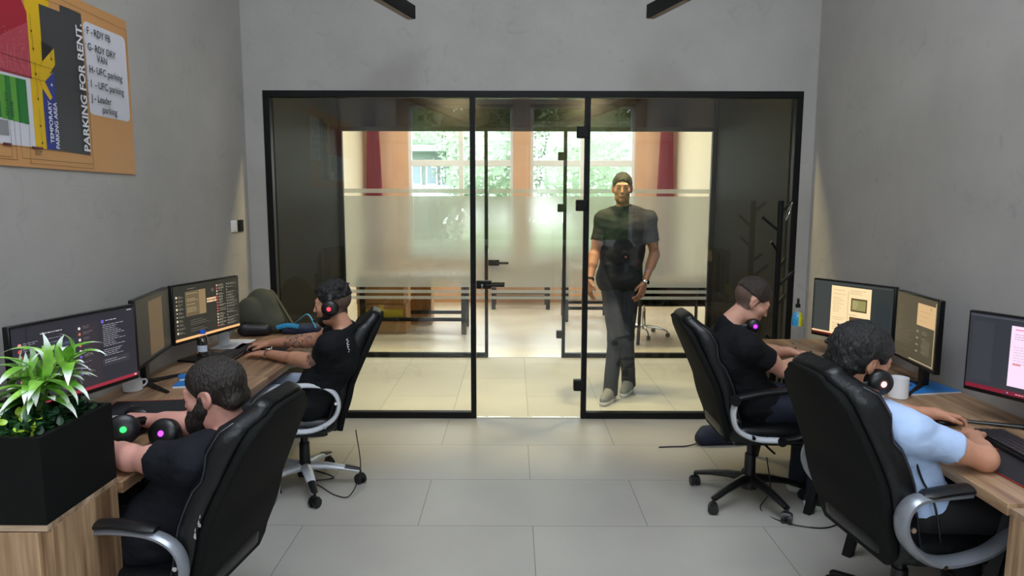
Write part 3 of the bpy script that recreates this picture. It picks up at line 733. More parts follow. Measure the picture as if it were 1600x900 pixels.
def ui_chat(rect, dot, lines, g):      # near left monitor
    rect(0, 0, 1, 1, (44, 43, 52)); rect(0, .955, 1, 1, (150, 42, 60), 2); rect(.0, 0, 1, .02, (34, 34, 42), 2)
    rect(.1, .02, .11, .955, (34, 32, 38), 2); rect(.47, .1, .66, .95, (52, 46, 52), 2); rect(.2, .27, .46, .34, (52, 60, 78), 2)
    lines(.2, .12, .42, 1, .03, (190, 188, 190), g, .012)
    for i, c in enumerate(((230, 150, 150), (214, 80, 90), (226, 120, 70), (228, 140, 90), (230, 150, 110), (230, 190, 150), (226, 140, 90), (230, 90, 60))):
        dot(.05, .22+i*.072, .008, c); lines(.075, .2+i*.072, .18, 2, .022, (150, 150, 160), g, .007)
    for i in range(9): dot(.5, .16+i*.075, .006, g.choice(((120, 90, 200), (226, 224, 224), (200, 120, 90)))); lines(.53, .14+i*.075, .62, 2, .02, (170, 168, 176), g, .007)
    lines(.22, .2, .44, 6, .05, (140, 140, 150), g, .007)
    dot(.7, .13, .008, (110, 90, 200)); lines(.73, .12, .84, 1, .02, (200, 200, 210), g, .008)
    lines(.7, .18, .92, 17, .026, (168, 166, 174), g, .007); rect(.68, .64, .93, .74, (56, 54, 62), 2); lines(.7, .66, .9, 2, .03, (168, 166, 174), g, .007, 3)
    rect(.93, .03, .975, .04, (180, 200, 196), 2); rect(.965, .965, .985, .985, (230, 200, 204), 3)
def ui_list(rect, dot, lines, g):      # far left monitor
    rect(0, 0, 1, 1, (46, 46, 40)); rect(0, .955, 1, 1, (250, 190, 128), 2)
    rect(.16, .12, .46, .58, (104, 90, 66), 2); rect(.36, .12, .46, .58, (142, 118, 84), 3)
    lines(.18, .16, .35, 12, .033, (190, 176, 140), g, .008, 4); lines(.2, .07, .32, 1, .03, (150, 146, 130), g, .008)
    for i in range(5):
        for j in range(2): rect(.48+i*.03, .31+j*.05, .5+i*.03+g.uniform(0, .01), .345+j*.05, (250, 206, 160), 2)
    for i in range(15):
        c = (226, 78, 70) if g.random() < .45 else (214, 196, 170)
        dot(.64, .1+i*.056, .0055, c); lines(.665, .09+i*.056, .78, 2, .02, (176, 168, 146), g, .007)
        dot(.8, .1+i*.056, .003, (200, 196, 180)); lines(.82, .09+i*.056, .98, 2, .02, (150, 146, 130), g, .007)
    for i in range(10): dot(.035, .2+i*.072, .004+.003*(i % 3 == 0), (226, 206, 170)); lines(.06, .19+i*.072, .14, 2, .022, (150, 146, 130), g, .007)
    lines(.22, .66, .5, 6, .04, (126, 122, 104), g, .007); dot(.57, .17, .012, (92, 86, 74))
def ui_brown(rect, dot, lines, g):     # angled far left monitor
    rect(0, 0, 1, 1, (40, 40, 34)); rect(.34, .08, .76, .96, (96, 78, 54), 2)
    lines(.42, .2, .7, 6, .1, (104, 86, 62), g, .006, 3)
def ui_doc(rect, dot, lines, g):       # far right monitor
    rect(0, 0, 1, 1, (48, 54, 52)); rect(0, .02, .98, .04, (70, 74, 72), 2); rect(.02, .05, .26, .93, (60, 64, 62), 2)
    rect(.24, .07, .745, 1, (252, 222, 172), 3); rect(0, .935, .3, .965, (252, 210, 160), 3); rect(0, .965, 1, 1, (96, 24, 22), 4)
    rect(.8, .3, .98, .9, (42, 50, 54), 2); rect(.46, .14, .465, 1, (170, 146, 110), 4)
    lines(.27, .14, .44, 22, .036, (176, 150, 116), g, .008, 4); lines(.48, .12, .7, 3, .03, (176, 150, 116), g, .008, 4)
    rect(.5, .26, .7, .5, (92, 74, 46), 4); rect(.515, .29, .685, .47, (150, 142, 88), 5); lines(.53, .31, .6, 5, .03, (210, 204, 160), g, .008, 6)
    rect(.49, .6, .72, .72, (96, 70, 50), 4); lines(.48, .56, .7, 1, .03, (140, 116, 90), g, .008, 4)
def ui_note(rect, dot, lines, g):      # angled far right monitor
    rect(0, 0, 1, 1, (74, 68, 52)); rect(.54, .09, .97, .42, (208, 172, 124), 2); lines(.6, .2, .9, 3, .07, (176, 144, 104), g, .008, 3); dot(.86, .14, .004, (60, 50, 40))
    rect(.965, .03, .975, .98, (210, 190, 150), 3); rect(.4, .965, .97, .975, (220, 200, 160), 3)
    for i in range(4): rect(.55, .5+i*.1, .6, .53+i*.1, (140, 130, 108), 2); lines(.68, .5+i*.1, .84, 2, .03, (128, 118, 96), g, .012)
    rect(.7, .62, .88, .84, (92, 84, 68), 2); lines(.05, .2, .2, 12, .05, (112, 104, 84), g, .01); lines(.2, .45, .45, 8, .06, (98, 90, 72), g, .01)
def ui_pink(rect, dot, lines, g):      # near right monitor
    rect(0, 0, 1, 1, (48, 50, 58)); rect(0, .02, .5, .035, (80, 80, 90), 2); rect(.03, .1, .2, .9, (54, 56, 64), 2)
    rect(.33, .1, .95, .88, (250, 222, 246), 3); rect(0, .945, 1, 1, (120, 22, 44), 2); rect(.5, .9, .6, .935, (252, 240, 252), 4)
    lines(.36, .2, .8, 3, .03, (196, 168, 186), g, .01, 4); lines(.36, .36, .75, 7, .035, (206, 180, 196), g, .008, 4); rect(.36, .14, .46, .15, (220, 90, 120), 4)
    rect(.36, .58, .42, .6, (224, 130, 130), 4); dot(.34, .97, .003, (120, 170, 250)); lines(.4, .965, .6, 1, .01, (230, 190, 200), g, .01, 4)
def ui_dark(rect, dot, lines, g):
    rect(0, 0, 1, 1, (34, 34, 38)); lines(.1, .1, .8, 10, .06, (120, 120, 126), g)
monitor('dark monitor showing red lists and an orange bottom bar, far left workstation', (-1.967, .307), (-1.825, .864), 1.22, .335, ui_list, 1)
monitor('dim monitor with a brown page, turned beside the orange barred monitor', (-1.872, -.235), (-1.975, .285), 1.22, .335, ui_brown, 2, stand='feet')
monitor('dark chat monitor with a red bottom bar behind the plant, near left workstation', (-1.955, -.932), (-1.811, -.347), 1.22, .342, ui_chat, 3, stand='feet')
monitor('dark monitor cut off at the left edge behind the plants', (-1.90, -1.17), (-1.985, -.962), 1.205, .34, ui_dark, 4)
monitor('bright monitor with a cream document between dark margins, far right workstation', (1.742, .793), (1.986, .324), 1.22, .35, ui_doc, 5)
monitor('dim brownish monitor with a cream note, angled beside the cream document monitor', (1.951, .241), (1.91, -.187), 1.22, .36, ui_note, 6, stand='feet')
monitor('monitor with a pinkish white document cut off at the right edge', (1.874, -.457), (2.095, -.935), 1.22, .35, ui_pink, 7, stand='feet')

# ------------------------------------------------------------------ office chairs
def chair(label, x, y, rz, arm='ring', metal=SILVER, base=SILVER, base_rot=0.0, ht=1.08, recl=.2, padded=True, W=.52, dz=0, yb0=-.205, pt=0.0, scuff=False):
    root_z = dz
    r = thing('office_chair', label, 'chair', (x, y, 0), rz)
    # five star base
    for k in range(5):
        a = base_rot+2*pi*k/5; c, s = cos(a), sin(a)
        P = [(c*q, s*q, z) for q, z in ((.035, .125), (.12, .122), (.22, .105), (.315, .082))]
        lg = MB().tube(P, [.034, .030, .025, .020], 10, rw=[.026, .021, .016, .012]).build('base_leg', base, r, smooth=True)
        if base is not BLACK and base is not PLAST:
            MB().tube([(c*q, s*q, z+.006) for q, z in ((.23, .104), (.28, .094), (.322, .083))], [.024, .022, .018], 10, rw=[.014, .012, .009]).build('foot_pad', PLAST, lg, smooth=True)
        cx, cy = c*.318, s*.318; ph = a+.7; ux, uy = cos(ph), sin(ph)
        m = MB().tube([(cx, cy, .085), (cx, cy, .05)], .008, 8)
        for q in (-1, 1):
            m.tube([(cx+ux*q*.007, cy+uy*q*.007, .029), (cx+ux*q*.026, cy+uy*q*.026, .029)], .028, 16)
        m.tube([(cx-ux*.02, cy-uy*.02, .04), (cx+ux*.02, cy+uy*.02, .04)], .024, 12)
        m.build('caster', PLAST, r, smooth=True)
    MB().lathe([(0, .07), (.045, .07), (.045, .14), (.032, .15), (.03, .27), (.022, .27), (.022, .38), (0, .38)]).build('gas_column', PLAST, r, smooth=True)
    MB().box(-.12, .12, -.13, .13, .355, .40).build('seat_mechanism', PLAST, r, bevel=.01)
    MB().tube([(.1, .02, .375), (.27, .03, .37)], .006, 8).build('height_lever', PLAST, r, smooth=True)
    # seat
    m = MB(); rings = []
    for z, sx, sy, dy in ((.395, .40, .38, 0), (.405, .46, .45, 0), (.43, .50, .50, .0), (.465, .51, .52, .005), (.49, .49, .50, .0), (.505, .44, .45, -.005), (.51, .34, .36, -.01)):
        rings.append([(px_, py_+dy+.03, z-(.03*max(0, py_-.1)/.15)) for px_, py_ in rrect(sx, sy, .12, 6)])
    m.loft(rings).build('seat', LEATHER, r, smooth=True, ang=60)
    # back: matte shell behind, leather pad with bolsters in front
    def sp(t):   # spine of the rear surface: t 0..1 -> (y, z)
        z = .40+(ht-.40)*t; yb = yb0-.02*sin(pi*min(1, t*2.2)) - recl*max(0, t-.12)**1.15
        return yb, z
    N = 18; shell = []; pad = []
    for i in range(N+1):
        t = i/N; y0, z0 = sp(t); y1, z1 = sp(min(1, t+.02)); y_, z_ = sp(max(0, t-.02)); tg = V((0, y1-y_, z1-z_)).normalized(); nf = V((0, tg.z, -tg.y))
        wv = W*(.86+.16*sin(pi*min(1, t*1.05+.08)))
        if t > .86: wv *= math.sqrt(max(.02, 1-((t-.86)/.14)**2*.62))
        if t < .06: wv *= .9+.1*t/.06
        th = .035*(1 if t < .95 else .6)
        base_ = V((0, y0, z0))
        shell.append([base_+V((px_, 0, 0))+nf*(py_+th/2-.002*0) for px_, py_ in rrect(wv-.03, th, .014, 3)])
        seam = (abs(t-.34) < .03) or (abs(t-.68) < .03)
        tp = .066+pt+.018*sin(pi*t)-(.014 if seam else 0)+(.022 if t > .76 else 0)
        if t > .93: tp *= .75
        if t < .05: tp *= .7
        out = []
        for px_, py_ in rrect(wv, tp, min(.042, tp*.46), 6):
            f = abs(px_)/(wv/2); dip = -.018*max(0, 1-(f/.62)**4) if py_ > 0 and t < .74 else 0
            out.append(base_+V((px_, 0, 0))+nf*(py_+th+tp/2-.004+dip))
        pad.append(out)
    # rounded crown
    def crown(rings, k=4, r_=.028):
        last = rings[-1]; c = sum((V(p) for p in last), V())/len(last); y0, z0 = sp(1); y1, z1 = sp(.96); tg = V((0, y0-y1, z0-z1)).normalized()
        for i in range(1, k+1):
            a = i/k*pi/2; f = .55+.45*cos(a); rings.append([c+(V(p)-c)*f+tg*(r_*sin(a)) for p in last])
    crown(shell); crown(pad, 5, .035)
    MB().loft(shell).build('back_shell', MATTE, r, smooth=True, ang=50)
    MB().loft(pad).build('back_cushion', LEATHER, r, smooth=True, ang=50)
    if scuff:
        g_ = random.Random(3); m = MB()
        for k in range(9):
            i = g_.choice((7, 8, 8, 9, 9, 10)); q = pad[i]; e_ = min(q, key=lambda p: -scuff*p[0]+p[1]*1.2); c = V(e_)+V((scuff*.0012, g_.uniform(-.002, .006), g_.uniform(-.02, .02)))
            a_, b_ = g_.uniform(.002, .004), g_.uniform(.005, .014); m.add([c+V((0, a_*cos(t_), b_*sin(t_))) for t_ in [k2*pi/4 for k2 in range(8)]], [tuple(range(8))])
        m.build('scuff_marks', mat('bare leather backing', (170, 168, 164), .8), r)
    # piping along the bolster edge
    for s in (-1, 1):
        P = []
        for i in range(2, N):
            t = i/N; q = pad[i]; c = sum((V(p) for p in q), V())/len(q)
            e = max(q, key=lambda p: s*p[0]+p[1]*.6); P.append(V(e)+V((s*.001, 0, 0)))
        MB().tube(P, .0035, 6).build('piping', mat('leather piping', (40, 42, 48), .3), r, smooth=True)
    # arms
    for s in (-1, 1):
        X = s*(W/2+.035)
        up = (1, 0, 0)
        ring = [(X, -.19, .50), (X, -.225, .58), (X, -.20, .655), (X, -.12, .695), (X, .02, .70), (X, .14, .68), (X, .215, .63), (X, .225, .56), (X, .17, .49), (X, .06, .45), (X, -.08, .445)]
        if arm == 'ring':
            MB().tube(catmull(ring, 5, True), .013, 10, closed=True, rw=.026, up=up).build('arm_frame', metal, r, smooth=True)
            if padded: MB().tube(catmull([(X, -.14, .712), (X, 0, .722), (X, .14, .705)], 5), [.008]+[.014]*9+[.008], 10, rw=[.02]+[.03]*9+[.02], up=up).build('arm_pad', PLAST, r, smooth=True)
            for q in ((-.212, .60), (-.15, .468), (.0, .447)):
                MB().tube([(X+s*.022, q[0], q[1]), (X+s*.030, q[0], q[1])], .008, 10).build('bolt', CHROME, r, smooth=True)
        elif arm == 'c':
            P = catmull([(X, .30, .66), (X, .22, .60), (X, .10, .50), (X, -.03, .465), (X, -.13, .475), (X, -.21, .54), (X, -.235, .62), (X, -.20, .685), (X, -.12, .70), (X, .0, .705)], 6)
            n = len(P); MB().tube(P, [.012+.006*sin(pi*i/n) for i in range(n)], 10, rw=[.026+.012*sin(pi*i/n) for i in range(n)], up=up).build('arm_frame', metal, r, smooth=True)
            n2 = 16; P2 = catmull([(X, -.17, .705), (X, -.05, .72), (X, .08, .722), (X, .20, .70)], 5)
            MB().tube(P2, [.008]+[.014]*(len(P2)-2)+[.008], 10, rw=[.02]+[.036]*(len(P2)-2)+[.02], up=up).build('arm_pad', PLAST, r, smooth=True)
            for q in ((-.215, .60), (-.09, .462)):
                MB().tube([(X+s*.03, q[0], q[1]), (X+s*.037, q[0], q[1])], .009, 10).build('bolt', CHROME, r, smooth=True)
        else:
            P = catmull([(X, -.19, .66), (X, -.20, .58), (X, -.17, .50), (X, -.08, .455), (X, .05, .445)], 6)
            MB().tube(P, .014, 10, rw=.03, up=up).build('arm_bracket', metal, r, smooth=True)
            P2 = catmull([(X, -.22, .665), (X, -.05, .70), (X, .12, .715), (X, .26, .70)], 6)
            MB().tube(P2, [.012]+[.018]*(len(P2)-2)+[.008], 10, rw=[.024]+[.032]*(len(P2)-2)+[.02], up=up).build('arm_pad', PLAST, r, smooth=True)
            P3 = catmull([(X, .05, .445), (X, .16, .47), (X, .235, .56), (X, .26, .69)], 6)
            MB().tube(P3, .012, 10, rw=.024, up=up).build('arm_link', PLAST, r, smooth=True)
            for q in ((-.2, .665, .026), (.05, .447, .024), (-.18, .56, .010), (-.1, .47, .010)):
                MB().tube([(X+s*.02, q[0], q[1]), (X+s*.036, q[0], q[1])], q[2], 14).build('bolt', PLAST if q[2] > .02 else CHROME, r, smooth=True)
        MB().tube([(s*.15, -.02, .40), (s*(W/2+.03), -.02, .446)], .02, 8).build('arm_mount', PLAST, r, smooth=True)
    for c_ in r.children:
        if c_.name.split('.')[0] not in ('base_leg', 'caster', 'gas_column'): c_.location.z += dz
    return r
chair('large black leather office chair in the left foreground, scuffed bolster and grey arm loop', -1.325, -1.03, R_(83), 'ring', DSILVER, SILVER, .3, ht=1.03, recl=.28, dz=-.055, scuff=-1, W=.56)
chair('black leather office chair with silver arm ring and silver star base, far left', -1.335, .50, R_(100), 'ring', SILVER, SILVER, -.36, ht=1.02, recl=.27, padded=False, W=.46, dz=-.02, yb0=-.235)
chair('large black leather office chair in the right foreground with grey curved arm', 1.405, -.88, R_(-84), 'c', DSILVER, PLAST, .9, ht=1.05, recl=.27, W=.54, pt=.02)
chair('black leather office chair with black star base and J shaped silver bracket, far right', 1.24, .34, R_(-90), 'j', SILVER, PLAST, .32, ht=1.03, recl=.28, W=.50)
# ------------------------------------------------------------------ people
def skin_mat(name, c, var=.06):
    m = mat(name, c, .5, var=var, vscale=18, bump=.08, bscale=140)
    b = m.node_tree.nodes['Principled BSDF']; b.inputs['Subsurface Weight'].default_value = .12; b.inputs['Subsurface Radius'].default_value = (.02, .008, .004); b.inputs['Subsurface Scale'].default_value = .5
    return m
TATTOO = mat('tattooed skin', (112, 92, 86), .5, var=.45, vscale=45)
HAIRN = {}
def hair_mat(name, c): return mat(name, c, .5, bump=.9, bscale=55, var=.35, vscale=60, stretch=(3, 3, .8))
def frame(fwd, up):
    f = nrm(fwd); r = nrm(np.cross(f, nrm(up))); u = np.cross(r, f); return np.stack([r, f, u], 1)   # columns right, forward, up
def head_prims(S, c, Rm, s=1.0, ears=True):
    g = lambda x, y, z: np.array(c)+Rm @ (np.array([x, y, z])*s)
    e = lambda p, r, k=.012, sub=False, RR=None: S.ell(g(*p), np.array(r)*s, Rm if RR is None else RR, k, sub)
    cp = lambda a, b, ra, rb=None, k=.01, sub=False: S.cap(g(*a), g(*b), ra*s, (ra if rb is None else rb)*s, k, sub)
    e((0, -.018, .035), (.074, .094, .082), .02); e((0, .018, -.028), (.060, .068, .078), .03)
    cp((-.030, .030, -.074), (.030, .030, -.074), .026, k=.025); cp((0, .052, -.090), (0, .060, -.090), .020, .017, k=.02)
    cp((-.034, .070, .030), (.034, .070, .030), .013, k=.014)
    e((-.040, .052, -.018), (.022, .024, .022), .02); e((.040, .052, -.018), (.022, .024, .022), .02)
    for q in (-1, 1): e((q*.031, .088, .010), (.015, .012, .011), .008, True)
    for q in (-1, 1): e((q*.031, .0715, .0085), (.0135, .0125, .0115), .004); cp((q*.019, .0835, .0155), (q*.043, .0765, .0150), .0048, k=.005); cp((q*.021, .0815, .0015), (q*.041, .0760, .0020), .0038, k=.006)
    cp((0, .082, .014), (0, .099, -.022), .0065, .0090, k=.010); e((0, .096, -.027), (.0145, .010, .0075), .006)
    e((0, .081, -.050), (.022, .010, .006), .005); e((0, .080, -.060), (.019, .010, .006), .005)
    if ears:
        for q in (-1, 1):
            RE = Rm @ np.array([[cos(q*.3), -sin(q*.3), 0], [sin(q*.3), cos(q*.3), 0], [0, 0, 1]])
            e((q*.076, -.012, .002), (.009, .020, .031), .006, RR=RE); e((q*.071, -.004, -.022), (.008, .010, .014), .006)
            e((q*.085, -.007, .006), (.006, .010, .017), .004, True, RE)
    return g
def hand(S, w, d, n, right, curl=(.35, .5, .4), spread=.10, thumb=.6, s=1.0, k=.004):
    w = np.array(w, float); d = nrm(d); n = nrm(np.array(n)-d*np.dot(n, d)); t = np.cross(n, d)*(1 if right else -1)
    offs = (.033, .0115, -.0105, -.031); LN = (.074, .083, .077, .060); KY = (.082, .088, .084, .074)
    for i in range(4):
        K_ = w+(d*KY[i]+t*offs[i])*s
        S.cap(w+(t*offs[i]*.55+d*.008)*s, K_-n*.002, .0165*s, .0115*s, .010)
        a = .12; dd = nrm(d+t*spread*(offs[i]/.03)); p = K_
        for j, fr in enumerate((.45, .30, .25)):
            a += curl[j]; q = p+(dd*cos(a)-n*sin(a))*LN[i]*fr*s; r0 = (.0088, .0080, .0074)[j]*s; S.cap(p, q, r0, r0-.0006, k); p = q
    b = w+(d*.022+t*.026-n*.004)*s; m_ = b+(d*.55+t*thumb-n*.25)*.042*s; e_ = m_+nrm(d*.95+t*thumb*.35-n*.3)*.032*s
    S.cap(w+t*.012*s, b, .018*s, .0165*s, .012); S.cap(b, m_, .0155*s, .0105*s, .008); S.cap(m_, e_, .0105*s, .0085*s, k)
def lerp(a, b, t): return np.array(a, float)*(1-t)+np.array(b, float)*t
def person(label, loc, J, skin, hair, shirt, pants, shoes, shirt_col_mats=None, sleeve=.62, hairfn=None, beard=None, hs=1.0, bulk=1.0, vox=.0045, eyes=True, matfn=None, skin_mats=None, curl=((.35, .5, .4), (.35, .5, .4)), shirt_matfn=None, hem=.06, extra_shirt=None, spread=.12, fade=None):
    r = thing('person', label, 'person', loc); A = {k: np.array(v, float) for k, v in J.items() if np.ndim(v)}
    lat = nrm(A['sr']-A['sl']); N_, C_, P_ = A['neck'], A['chest'], A['pelvis']; Hc = A['head']; Rm = frame(A['hf'], A['hu'])
    latp = nrm(A['hr']-A['hl']); mid = lerp(C_, P_, .5)+(A['belly'] if 'belly' in A else 0)
    def torso(S, inf):
        b = bulk
        S.cap(C_-lat*.085, C_+lat*.085, .108*b+inf, k=.05); S.cap(lerp(C_, N_, .45)-lat*.10, lerp(C_, N_, .45)+lat*.10, .072*b+inf, k=.05)
        S.cap(mid-lat*.070, mid+lat*.070, .106*b+inf, k=.05); S.cap(P_-latp*.075, P_+latp*.075, .112*b+inf, k=.05)
        for q in (-1, 1):
            S.cap(C_+lat*.075*q, mid+lat*.065*q, .098*b+inf, .096*b+inf, .04); S.cap(mid+lat*.065*q, P_+latp*.07*q, .096*b+inf, .105*b+inf, .04)
        for sh in (A['sl'], A['sr']):
            S.cap(lerp(N_, sh, .25)-np.array([0, 0, .012]), sh, .050+inf, .054*b+inf, .04); S.cap(lerp(C_, sh, .4), sh, .085*b+inf*.5, .056*b+inf, .04)
    S = SDF(); torso(S, -.010)
    S.cap(N_-(Hc-N_)*.1, Hc-Rm[:, 2]*.045-Rm[:, 1]*.012, .056*bulk**.5, .052, .025)
    g = head_prims(S, Hc, Rm, hs)
    for q, (sh, el, wr, rt) in enumerate((('sl', 'el', 'wl', False), ('sr', 'er', 'wr', True))):
        s_, e_, w_ = A[sh], A[el], A[wr]
        S.cap(s_, e_, .050*bulk, .040, .03); S.cap(lerp(s_, e_, .35), lerp(s_, e_, .62), .046*bulk, .044*bulk, .03)
        S.cap(e_, w_, .039, .0265, .02); S.cap(lerp(e_, w_, .08), lerp(e_, w_, .38), .044*bulk**.5, .041, .02)
        hand(S, w_, A['d'+wr], A['n'+wr], rt, curl[q], spread)
    for hp, kn, an, toe in (('hl', 'kl', 'al', 'tl'), ('hr', 'kr', 'ar', 'tr')):
        S.cap(A[hp], A[kn], .080*bulk, .052, .04); S.cap(A[kn], A[an], .050, .034, .02); S.cap(lerp(A[kn], A[an], .15), lerp(A[kn], A[an], .4), .054, .05, .03)
        S.cap(A[an], A[toe], .034, .026, .02)
    sm = list(skin_mats) if skin_mats else [skin]; mf = matfn
    if fade is not None:
        sm.append(BUZZ); nb = len(sm)-1
        def mf(C):
            z = matfn(C) if matfn else np.zeros(len(C), int); L = (C-Hc) @ Rm
            zz = L[:, 2]; yy = L[:, 1]; jag = .004*np.sin(C[:, 0]*900)*np.sin(C[:, 1]*700+C[:, 2]*800)
            z[(np.linalg.norm(L-np.array([0, -.018, .03]), axis=1) < .125) & (yy+jag < .030+.5*(zz-.03)) & (zz+jag > -.052-.1*yy) & (np.abs(L[:, 0])+jag < .086) & ~((np.abs(L[:, 0]) > .070) & (np.abs(yy+.01) < .026) & (np.abs(zz) < .036))] = nb
            return z
    S.build('body', sm, r, vox, loc, matfn=mf)
    # shirt
    S = SDF()
    for sh, el in (('sl', 'el'), ('sr', 'er')):
        s_, e_ = A[sh], A[el]; q = lerp(s_, e_, sleeve); ax = nrm(e_-s_)
        S.cap(s_, lerp(s_, e_, sleeve+.15), .060*bulk, .060*bulk, .03); S.cut(q, ax, .13)
    torso(S, .008); S.cap(N_-(Hc-N_)*.05, N_+(Hc-N_)*.10, .068, .066, .02)
    ux = nrm(Hc-N_); S.cut(N_+ux*.012, ux, .095, .006)
    if extra_shirt: extra_shirt(S)
    ax = nrm(P_-mid); S.cap(P_+ax*hem-latp*.07, P_+ax*hem+latp*.07, .108*bulk, k=.03)
    nz = lambda X, Y, Z: .005*np.abs(wav(X, Y, Z*.8, 21, 1.0))+.004*np.abs(wav(X*.6, Y, Z*1.6, 38, 2))-.003
    S.build('t_shirt', shirt if not isinstance(shirt, list) else shirt, r, .006, loc, disp=nz, matfn=shirt_matfn)
    # trousers
    S = SDF(); S.cap(P_-latp*.072, P_+latp*.072, .112*bulk, k=.04)
    for hp, kn, an in (('hl', 'kl', 'al'), ('hr', 'kr', 'ar')):
        S.cap(A[hp], A[kn], .092*bulk, .066, .03); S.cap(A[kn], lerp(A[kn], A[an], 1.12), .065, .062, .03); S.cut(lerp(A[kn], A[an], 1.10), A[an]-A[kn], .1)
    S.build('trousers', pants, r, .007, loc, disp=lambda X, Y, Z: .003*wav(X, Y, Z, 22, 3.0))
    for an, toe in (('al', 'tl'), ('ar', 'tr')):
        S = SDF(); a, t = A[an], A[toe]; hd = nrm((t-a)*np.array([1, 1, 0])); dn = np.array([0, 0, -1.])
        low = min(a[2]-.075, t[2]-.025)
        heel = a-hd*.035; heel[2] = a[2]-.045; tt = t+hd*.02; tt[2] = t[2]
        S.cap(heel, heel+hd*.06+np.array([0, 0, .01]), .036, .042, .02); S.cap(heel+hd*.04, tt, .044, .034, .02); S.cap(a, heel+hd*.03, .046, .044, .02); S.cap(a+hd*.01, lerp(a, tt, .75), .044, .036, .02)
        sh = S.build('shoe', shoes[0], r, .006, loc)
        S = SDF(); S.cap(heel-np.array([0, 0, .028]), lerp(heel, tt, .4)-np.array([0, 0, .03]), .040, .042, .01); S.cap(lerp(heel, tt, .4)-np.array([0, 0, .03]), tt-np.array([0, 0, .018]), .042, .036, .01)
        S.cut(lerp(heel, tt, .5)-np.array([0, 0, .012]), -dn, .3); 
        o = S.build('sole', shoes[1], None, .006, loc); o.parent = sh
    # hair
    S = SDF(); hairfn(S, g, Rm, hs)
    amp, fr = getattr(hairfn, 'amp', .003), getattr(hairfn, 'fr', 90)
    S.build('hair', hair, r, .0032, loc, disp=lambda X, Y, Z: amp*wav(X, Y, Z, fr, .5)+amp*.6*wav(X, Y, Z, fr*2.1, 2.5), smooth=1)
    if beard is not None:
        S = SDF(); beard(S, g, Rm, hs); S.build('beard', hair, r, .0032, loc, disp=lambda X, Y, Z: .002*wav(X, Y, Z, 140, .5)+.001*wav(X, Y, Z, 290, 2))
    # brows and eyes
    m = MB(); 
    for q in (-1, 1):
        P = [g(q*x, y, z) for x, y, z in ((.014, .0855, .026), (.027, .0845, .031), (.042, .074, .028))]; m.tube(P, [.003, .0038, .002], 8)
    m.build('eyebrows', hair, r, smooth=True, origin=loc)
    if eyes:
        for q in (-1, 1):
            m = MB(); c = V(g(q*.031, .0740, .0085)); T = M4(((Rm[0][0], Rm[0][1], Rm[0][2], c.x), (Rm[1][0], Rm[1][1], Rm[1][2], c.y), (Rm[2][0], Rm[2][1], Rm[2][2], c.z), (0, 0, 0, 1))); k = .0110*hs
            m.lathe([(k*sin(pi*i/8), -k*cos(pi*i/8)) for i in range(9)], 14, T=T)
            m.lathe([(0, 0), (.005*hs, 0), (.004*hs, .0012), (0, .0016)], 12, T=T @ M4.Rotation(R_(-90), 4, 'X') @ M4.Translation((0, 0, k*.93)), mi=1)
            m.build('eye', [mat('eye white', (214, 208, 200), .25), mat('dark iris', (40, 28, 20), .2)], r, smooth=True, origin=loc)
    return r, A, Rm, g
# hair styles: local head frame x right, y forward, z up
def cap_hair(th, fade=None, back=-.06, front=.05, side=.0, amp=.003, fr=90, top=0, hairline=.03, nape=True, extra=None):
    def f(S, g, Rm, s):
        S.ell(g(0, -.018, .037+top*.5), np.array([.074+th, .094+th, .082+th+top])*s, Rm, .01)
        if nape: S.cap(g(-.035, -.075, -.03), g(.035, -.075, -.03), (.028+th*.4)*s, k=.03)
        if extra: extra(S, g, Rm, s)
        S.cut(g(0, front, hairline), Rm @ np.array([0, .80, -.60]), .3, .014)
        S.cut(g(0, -.0, -.060), Rm @ np.array([0, .25, -.97]), .3, .01)
        if fade is not None: S.cut(g(0, -.05, fade+.012), Rm @ np.array([0, -.22, -.97]), .3, .016)
        for q in (-1, 1): S.ell(g(q*.082, .002, -.012), np.array([.028, .030, .040])*s, Rm, .006, True)
    f.amp = amp; f.fr = fr; return f
def full_beard(S, g, Rm, s):
    for q in (-1, 1): S.cap(g(q*.052, .026, -.036), g(q*.030, .058, -.072), .024*s, .036*s, .02); S.cap(g(q*.030, .058, -.072), g(0, .074, -.094), .036*s, .040*s, .02)
    S.cap(g(0, .066, -.088), g(0, .070, -.112), .028*s, .020*s, .02)
    for q in (-1, 1): S.cap(g(q*.067, .014, .0), g(q*.055, .026, -.040), .010*s, .020*s, .015)
    S.cap(g(-.024, .084, -.043), g(.024, .084, -.043), .008*s, k=.006)
    S.ell(g(0, .098, -.055), np.array([.018, .014, .009])*s, Rm, .004, True)

def wall_print(r, org, T, texts): pass

BLK_TEE = mat('black cotton', (13, 14, 18), .85, spec=.25, bdist=.03, bump=.5, bscale=9, detail=3, var=.15, vscale=8)
NAVY_TEE = mat('faded black cotton', (17, 19, 26), .85, spec=.25, bdist=.03, bump=.5, bscale=8, detail=3, var=.15, vscale=8)
SKY_TEE = mat('pale blue cotton', (168, 190, 226), .85, bdist=.03, bump=.5, bscale=8, detail=3)
DENIM = mat('dark denim', (26, 32, 48), .85, bump=.2, bscale=120)
BLKPANT = mat('black trouser cloth', (14, 14, 16), .85)
LGREY = mat('light blue grey cloth', (176, 188, 212), .85, bdist=.02, bump=.4, bscale=10, detail=3)
CHAR = mat('charcoal trouser cloth', (40, 42, 48), .85, bdist=.03, bump=.5, bscale=9, detail=3)
SNEAK = mat('dark trainer', (30, 32, 38), .6); SOLEW = mat('white rubber', (214, 214, 210), .6); SNEAKG = mat('grey trainer mesh', (122, 124, 122), .75)
SK1 = skin_mat('light skin', (196, 146, 126)); SK2 = skin_mat('tanned skin', (186, 134, 108)); SK3 = skin_mat('olive skin', (172, 122, 94)); SK4 = skin_mat('pinkish skin', (206, 150, 136))
